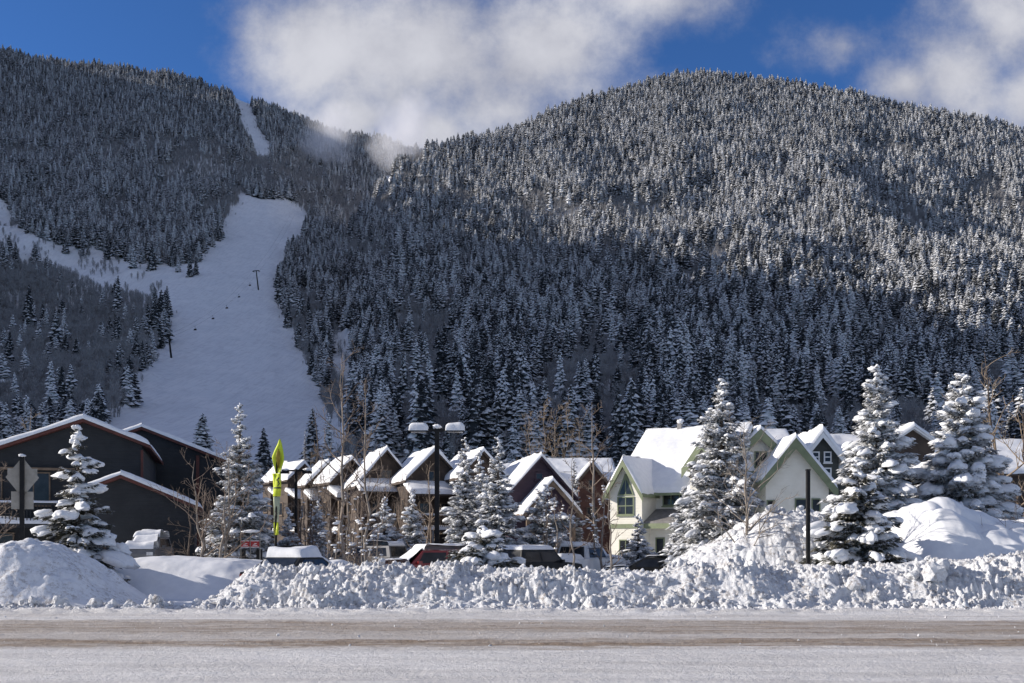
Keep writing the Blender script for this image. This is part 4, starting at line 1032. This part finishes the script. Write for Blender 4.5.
car('pickup_truck', 'white pickup truck parked behind the black estate car', 'pickup truck', Xp(580, 47.5), 47.5, 52, P_WHITE, 'pickup', 1.0, -.08, .8)
car('parked_car', 'low black saloon car below the cream house', 'car', Xp(652, 43), 43, 172, P_BLACK, 'sedan', .95, -.16, .5)
#==TREES==

# ================================================================== trees near by
def spruce(label, u, ytop, ybase, Y, rpx, seed, snow=1.0, chunk=1.0, group='snow laden spruces among the houses', taper=.85, tilt=0.0, dens=1.0, name='spruce_tree', z0=None, drop=.0):
    r = np.random.default_rng(seed); zb = float(terr(Xp(u, Y), Y)) - .05 if z0 is None else z0; H = Zp(ytop, Y) - zb; R = rpx * Y / F; px = Y / F
    t = thing(name, label, 'tree', (Xp(u, Y), Y, zb), 0, group)
    zz = np.linspace(-.3, H * .97, 8); MB().tube(np.stack([zz * tilt / max(H, 1), zz * 0, zz], -1), np.linspace(.022 * H + .03, .012, 8), 7).build('trunk', BARK, t)
    nd, sn = MB(), MB()
    nb = int(np.clip(H * 34 * dens * (R / (.2 * H)) ** .5, 80, 400))
    for k in range(nb):
        # more boughs low down, where the crown is wide
        q = (k + r.uniform(0, 1)) / nb; q = q ** 1.0 if k % 3 == 0 else 1 - math.sqrt(1 - q * .985); q = min(max(.02 + q * .97 + r.uniform(-.012, .012), .015), .985); z = q * H
        Lq = R * (1 - q) ** taper * (.80 + .40 * vnoise(np.array(q * 8.), np.array(seed * 1.7), 3)) + .045 * R
        a = k * 2.39996 + r.uniform(-.4, .4)
        L = Lq * r.uniform(.6, 1.18)
        if r.uniform() < .06: L *= 1.2
        pitch = .50 * q - .10 + r.uniform(-.16, .16); sag = .30 * (1 - q * .6) + .16 * snow * r.uniform(.1, 1.0) + drop
        ca, sa = math.cos(a), math.sin(a)
        def P(s, side=0.0, up=0.0):
            rr = L * s * math.cos(pitch)
            return np.array([rr * ca - side * sa + z / H * tilt, rr * sa + side * ca, z + L * s * math.sin(pitch) - sag * L * s ** 1.6 + .16 * L * s ** 4 + up])
        nd.tube([P(0), P(.5), P(1)], [.012 + .012 * L, .010 + .006 * L, .004], 3, 1, True, False)
        nt = int(np.clip(L / .06, 6, 24))
        for j in range(nt):
            s = .10 + .92 * (j + r.uniform(0, .8)) / nt; p = P(min(s, 1.02))
            l = L * .40 * (1 - .62 * s) * r.uniform(.7, 1.3) + .06
            for sd in (-1, 1, 0) if j % 2 else (-1, 1):
                an = a + sd * r.uniform(.5, 1.05); e = p + np.array([math.cos(an) * l, math.sin(an) * l, -l * r.uniform(.10, .6) + (.0 if sd else -.15 * l)])
                w = l * r.uniform(.13, .22) + .010; nx, ny = -math.sin(an) * w, math.cos(an) * w; m_ = p * .45 + e * .55; dz = w * r.uniform(.1, .8)
                nd.add([p, m_ + np.array([nx, ny, -dz]), e, m_ + np.array([-nx, -ny, -dz]), m_ + np.array([0, 0, w * .25])], [(0, 4, 1), (4, 2, 1), (0, 3, 4), (4, 3, 2)], 0)
        # snow riding the bough: clusters of uneven lumps
        def lump(p, bw, fl, slope):
            v, f = (BL2 if bw / px > 7 else BL1)[int(r.integers(0, 8))]
            sc = np.array([bw * r.uniform(1.0, 2.1), bw * r.uniform(.75, 1.15), bw * fl])
            v = rotz(v, r.uniform(0, 6.28)) * sc; v = np.stack([v[:, 0], v[:, 1], v[:, 2] - v[:, 0] * slope - .3 * v[:, 1] ** 2 / bw], -1)
            sn.add(rotz(v, a) + p + np.array([0, 0, sc[2] * .5]), f, 0, True)
        if r.uniform() < .25 + (.65 if chunk < 1.65 else .42) * snow:
            pads = int(np.clip(L / (.24 * chunk), 1, 7))
            for j in range(pads):
                if r.uniform() > .45 + .45 * snow: continue
                s = .22 + .80 * (j + r.uniform(.0, .9)) / pads; s = min(s, 1.02); slope = sag * 1.2 * s - pitch * .6
                bw = (.055 * L + .045) * chunk * r.uniform(.5, 1.5)
                lump(P(s), bw, r.uniform(.42, .70), slope)
                for c in range(int(r.integers(1, 4)) + (chunk > 1.3)):
                    b2 = bw * r.uniform(.4, .75)
                    lump(P(min(max(s + r.uniform(-1, 1) * bw / L, .1), 1.04), r.uniform(-1, 1) * bw * .9, r.uniform(-.25, .35) * bw), b2, r.uniform(.5, .8), slope)
        if r.uniform() < (.9 if chunk < 1.65 else .5) * snow:   # dusted side twigs
            for j in range(int(3 + 4 * min(L, 1.5))):
                s = r.uniform(.2, 1.0); p = P(s, r.uniform(-.34, .34) * L * (1.15 - s), -.05 * L * r.uniform(0, 1)); bw = r.uniform(.025, .065) * (1 + .35 * L)
                v, f = BL1[int(r.integers(0, 8))]; sn.add(rotz(v * np.array([bw * 1.7, bw, bw * .55]), r.uniform(0, 6.28)) + p + np.array([0, 0, .015]), f, 0, True)
    for k in range(5): lump_top = BL1[k]; sn.add(lump_top[0] * np.array([.05, .05, .05]) * (.6 + .25 * chunk) * (1 + .22 * k) + np.array([tilt + r.uniform(-.05, .05) * k, r.uniform(-.05, .05) * k, H * (.985 - .022 * k)]), lump_top[1], 0, True)
    nd.build('crown', [NEEDLES if chunk > 1.65 else NEEDLES_FROSTED, BARK], t); tag(sn.build('snow', SNOW_FINE, t), kind='stuff')
    return t, H, R

spruce('short spruce buried under big clots of snow beside the dark house', 78, 427, 574, 31.5, 46, 1, 1.0, 2.0, dens=.75, taper=.7)
spruce('tall slender spruce between the dark house and the lime flag', 240, 401, 560, 44, 42, 2, .75, .95, taper=.95)
spruce('snowy spruce nearest the double lamp post, left of a close pair', 465, 436, 562, 49, 31, 3, .85, .9)
spruce('thin snowy spruce half hidden between two taller ones', 480, 450, 560, 52, 26, 4, .9, 1.2)
spruce('slim pointed spruce in front of the purple house left wall', 498, 436, 562, 47, 31, 5, .85, .85)
spruce('low squat spruce topped with boulders of snow just behind the bank', 484, 528, 572, 31.5, 50, 6, .9, 2.1, dens=.8, taper=.6)
spruce('loose snow hung young spruce in front of the purple porch', 546, 484, 562, 49, 44, 7, 1.0, 1.0, dens=.55, taper=.75)
spruce('largest spruce, broad and snow crusted, in front of the cream house', 722, 377, 566, 41, 54, 8, .95, .85, taper=.85, dens=1.15)
spruce('small dark spruce against the cream house lower wall', 638, 514, 566, 50, 22, 9, .8, .8)
spruce('small snowy spruce tucked at the left foot of the largest spruce', 684, 486, 568, 43, 26, 10, .9, .9)
spruce('tall heavy boughed spruce left of the gap with the brown house', 877, 365, 545, 44, 50, 11, 1.0, 1.5, taper=.72, dens=1.05)
spruce('shorter shaggy spruce with clotted snow in front of a tall one', 859, 462, 572, 34, 54, 12, .95, 1.7, taper=.65, dens=.85)
spruce('tall spruce with wide layered boughs near the right edge', 962, 373, 548, 45, 66, 13, 1.0, 1.5, taper=.72, dens=1.05)
spruce('small conical dark spruce behind the purple house', 574, 456, 520, 78, 13, 14, .35, .8)
spruce('dark conifer on the piste edge behind the lime flag', 305, 428, 475, 150, 9, 15, .15, .8)
spruce('low snow smothered young spruce by the grey car', 412, 492, 560, 54, 22, 16, .9, 1.2)
spruce('low snow smothered young spruce behind the bare aspens', 385, 496, 560, 55, 24, 17, 1.0, 1.3, dens=.7)

def bare_tree(label, u, ytop, ybase, Y, spread, seed, bark=ASPEN_BARK, twig=TWIG, stems=1, group='bare winter trees among the houses', limbs=11, lean=0.0, snow=0, name='bare_tree', start=.28, z0=None, rise=.9, tr=1.0, gens=3, thin=.16):
    r = np.random.default_rng(seed); zb = float(terr(Xp(u, Y), Y)) - .05 if z0 is None else z0; H = Zp(ytop, Y) - zb; R = spread * Y / F
    t = thing(name, label, 'tree', (Xp(u, Y), Y, zb), 0, group); tk, cr, sn = MB(), MB(), MB(); px = Y / F
    rmin = thin * px
    def limb(p, d, L, rad0, g):
        n = 5 if g else 6; pts = [p]; dd = d.copy()
        for k in range(n):
            dd = dd + r.normal(0, .10, 3) + np.array([0, 0, .05 * rise]); dd /= np.linalg.norm(dd); pts.append(pts[-1] + dd * L / n)
        pts = np.array(pts); rr = np.linspace(max(rad0, rmin), max(rad0 * .3, rmin * .6), n + 1)
        cr.tube(pts, rr, 4 if g else 5, 0, True, False)
        if snow and g < 2:
            for k in range(int(snow * 2) if r.uniform() < .7 else 0):
                q = r.integers(1, n + 1); v, f = BL1[int(r.integers(0, 8))]; b = r.uniform(.03, .075)
                sn.add(rotz(v * np.array([b * 1.7, b, b * .6]), math.atan2(dd[1], dd[0])) + pts[q] + np.array([0, 0, b * .4]), f, 0, True)
        if g < gens:
            for k in range(int(r.integers(3, 6)) if g < gens - 1 else int(r.integers(2, 4))):
                s = r.uniform(.25, .97); i = min(int(s * n), n - 1); q = pts[i] + (pts[i + 1] - pts[i]) * (s * n - i)
                side = r.normal(0, 1, 3); side -= dd * side.dot(dd); side /= np.linalg.norm(side) + 1e-6
                limb(q, dd * .75 + side * r.uniform(.45, .85), L * r.uniform(.35, .6) * (1.1 - .4 * s), rad0 * .5, g + 1)
    for st in range(stems):
        an = r.uniform(0, 6.28); out = (0 if stems == 1 else R * .45)
        base = np.array([math.cos(an) * .12 * stems, math.sin(an) * .12 * stems, -.3]) * (stems > 1) + np.array([0, 0, -.3]) * (stems == 1)
        tip = np.array([lean + math.cos(an) * out, math.sin(an) * out, H * (1 if st == 0 else r.uniform(.7, .95))])
        k = np.linspace(0, 1, 9)[:, None]; pts = base * (1 - k) + tip * k + np.concatenate([np.zeros((1, 3)), r.normal(0, .012 * H, (8, 3)) * [1, 1, .2]])
        r0 = (.011 * H + .02) * tr; tk.tube(pts, np.linspace(r0, max(.006, rmin), 9), 7)
        nl = max(4, int(limbs / stems ** .5))
        for i in range(nl):
            s = start + (.97 - start) * (i + r.uniform(0, .8)) / nl; j = min(int(s * 8), 7); p = pts[j] + (pts[j + 1] - pts[j]) * (s * 8 - j)
            a = i * 2.4 + r.uniform(-.5, .5); up = rise * r.uniform(.5, 1.2)
            limb(p, np.array([math.cos(a), math.sin(a), up]) / math.sqrt(1 + up * up), R * (1.15 - .75 * s) * r.uniform(.75, 1.25) * math.sqrt(1 + up * up * .3), r0 * (1 - s * .8) * .55, 1)
    tk.build('trunk', bark, t); cr.build('crown', twig, t)
    if snow: tag(sn.build('snow', SNOW_FINE, t), kind='stuff')
    return t
bare_tree('bare multi stemmed aspen in front of the tall slender spruce', 216, 446, 566, 40, 50, 31, stems=3, limbs=18, start=.22)
bare_tree('tall bare aspen with pale trunk, left of a pair by the townhouses', 343, 352, 566, 43, 46, 32, limbs=22, start=.22, tr=.8)
bare_tree('tall bare aspen right of the pale trunked one by the townhouses', 368, 382, 568, 40, 40, 33, limbs=20, start=.25, twig=TWIG, tr=.75)
bare_tree('bare pale tree fanning out low in front of the largest spruce', 746, 420, 562, 36, 52, 34, limbs=26, start=.10, twig=ASPEN_BARK, tr=.9, rise=1.0)
bare_tree('slim bare tree standing left of the cream house', 594, 402, 570, 50, 30, 35, limbs=14, start=.25, twig=TWIG)
bare_tree('thin bare sapling just right of the slim bare tree', 610, 470, 572, 40, 20, 36, limbs=10, start=.2, tr=.8)
bare_tree('bare sapling in front of the snow hung young spruce', 573, 452, 566, 42, 22, 37, limbs=9, start=.3, tr=.7)
bare_tree('bare golden twigged tree at the right edge of the place', 1012, 352, 560, 47, 52, 38, bark=TWIG_DARK, twig=TWIG_GOLD, limbs=20, start=.12, stems=2, rise=1.1)
bare_tree('low bare bush reaching over the smooth drift on the right', 1030, 500, 570, 36, 62, 39, bark=TWIG_DARK, twig=TWIG_DARK, limbs=10, start=.2, rise=.25, name='bare_bush')
bare_tree('bare dark bush at the left edge before the dark house', 4, 462, 562, 40, 34, 40, bark=TWIG_DARK, twig=TWIG, limbs=16, start=.1, stems=3)
bare_tree('bare brown tree behind the dark house at the left edge', 22, 408, 500, 95, 26, 41, bark=TWIG_GOLD, twig=TWIG_GOLD, limbs=16, start=.15, stems=3, gens=3)
bare_tree('brown twiggy tree right behind the double lamp post', 428, 462, 562, 50, 26, 42, bark=TWIG, twig=TWIG_GOLD, limbs=14, start=.12, stems=2)
bare_tree('snow flecked twiggy tree between the pair of tall aspens', 356, 478, 566, 46, 28, 43, limbs=14, start=.1, stems=2, snow=2)
bare_tree('snowy twiggy bush at the foot of the tall aspens', 338, 512, 572, 38, 26, 44, limbs=18, start=.05, stems=3, snow=1, name='bare_bush')
bare_tree('snowy twiggy bush beside the dark red car', 372, 520, 574, 36, 24, 45, limbs=18, start=.05, stems=3, snow=1, name='bare_bush')
bare_tree('tangled bare hedge tree in front of the left townhouses', 302, 492, 560, 56, 34, 46, bark=TWIG_DARK, twig=TWIG, limbs=18, start=.05, stems=4, snow=1, rise=.6, name='bare_bush')
bare_tree('snow flecked bare tree beside the rust house', 602, 482, 566, 47, 24, 47, limbs=14, start=.1, stems=2, snow=3)
bare_tree('snow flecked bushy tree at the right of the porch gable', 554, 490, 566, 46, 26, 48, limbs=14, start=.08, stems=3, snow=3, name='bare_bush')
bare_tree('bare bushy tree before the dark annex and the slender spruce', 194, 488, 566, 42, 34, 49, bark=TWIG_DARK, twig=TWIG_DARK, limbs=12, start=.1, stems=2, rise=.7, name='bare_bush')
bare_tree('dark bare shrubby tree at the foot of the piste behind the far lamp', 318, 408, 480, 140, 14, 50, bark=TWIG_DARK, twig=TWIG_DARK, limbs=20, start=.1, stems=3)
for k, (u, yt, lab) in enumerate([(531, 413, 'leftmost of the golden cottonwoods above the long roof'), (543, 404, 'golden cottonwood second from the left above the long roof'), (556, 408, 'golden cottonwood in the middle of the long roof'), (567, 402, 'tallest golden cottonwood above the long roof'), (580, 416, 'short golden cottonwood right of the tallest one')]):
    bare_tree(lab, u, yt, 520, 118, 20, 60 + k, bark=TWIG_GOLD, twig=TWIG_GOLD, limbs=30, start=.22, rise=1.8, group='golden cottonwoods behind the long house', name='cottonwood_tree', tr=.5, thin=.11)

spruce('small snowy spruce in front of the second small townhouse gable', 318, 500, 562, 60, 17, 71, .95, .9)
spruce('low snowy spruce right of the lime flag', 288, 508, 562, 58, 18, 72, 1.0, 1.2, dens=.8)
bare_tree('bare twiggy tree over the small townhouse roofs', 331, 448, 560, 62, 26, 73, bark=TWIG, twig=TWIG, limbs=18, start=.15, stems=2, tr=.6, thin=.12)
bare_tree('bare brown tree between the lime flag and the townhouses', 268, 470, 560, 64, 26, 74, bark=TWIG_DARK, twig=TWIG, limbs=18, start=.1, stems=3, tr=.6, thin=.12)
bare_tree('bare twiggy tree before the porch of the largest townhouse', 398, 470, 562, 58, 24, 75, bark=TWIG, twig=TWIG, limbs=18, start=.1, stems=2, tr=.6, thin=.12)

bare_tree('bare golden brown tree behind the slim T shaped lamp', 310, 452, 560, 70, 28, 76, bark=TWIG, twig=TWIG_GOLD, limbs=22, start=.12, stems=3, tr=.6, thin=.12)
bare_tree('bare brown tree against the largest townhouse wall', 376, 462, 560, 70, 24, 77, bark=TWIG, twig=TWIG, limbs=22, start=.1, stems=3, tr=.6, thin=.12)
bare_tree('bare brown tree against the wall of the townhouse by the lamp post', 416, 478, 560, 66, 22, 78, bark=TWIG_DARK, twig=TWIG, limbs=20, start=.1, stems=3, tr=.6, thin=.12)
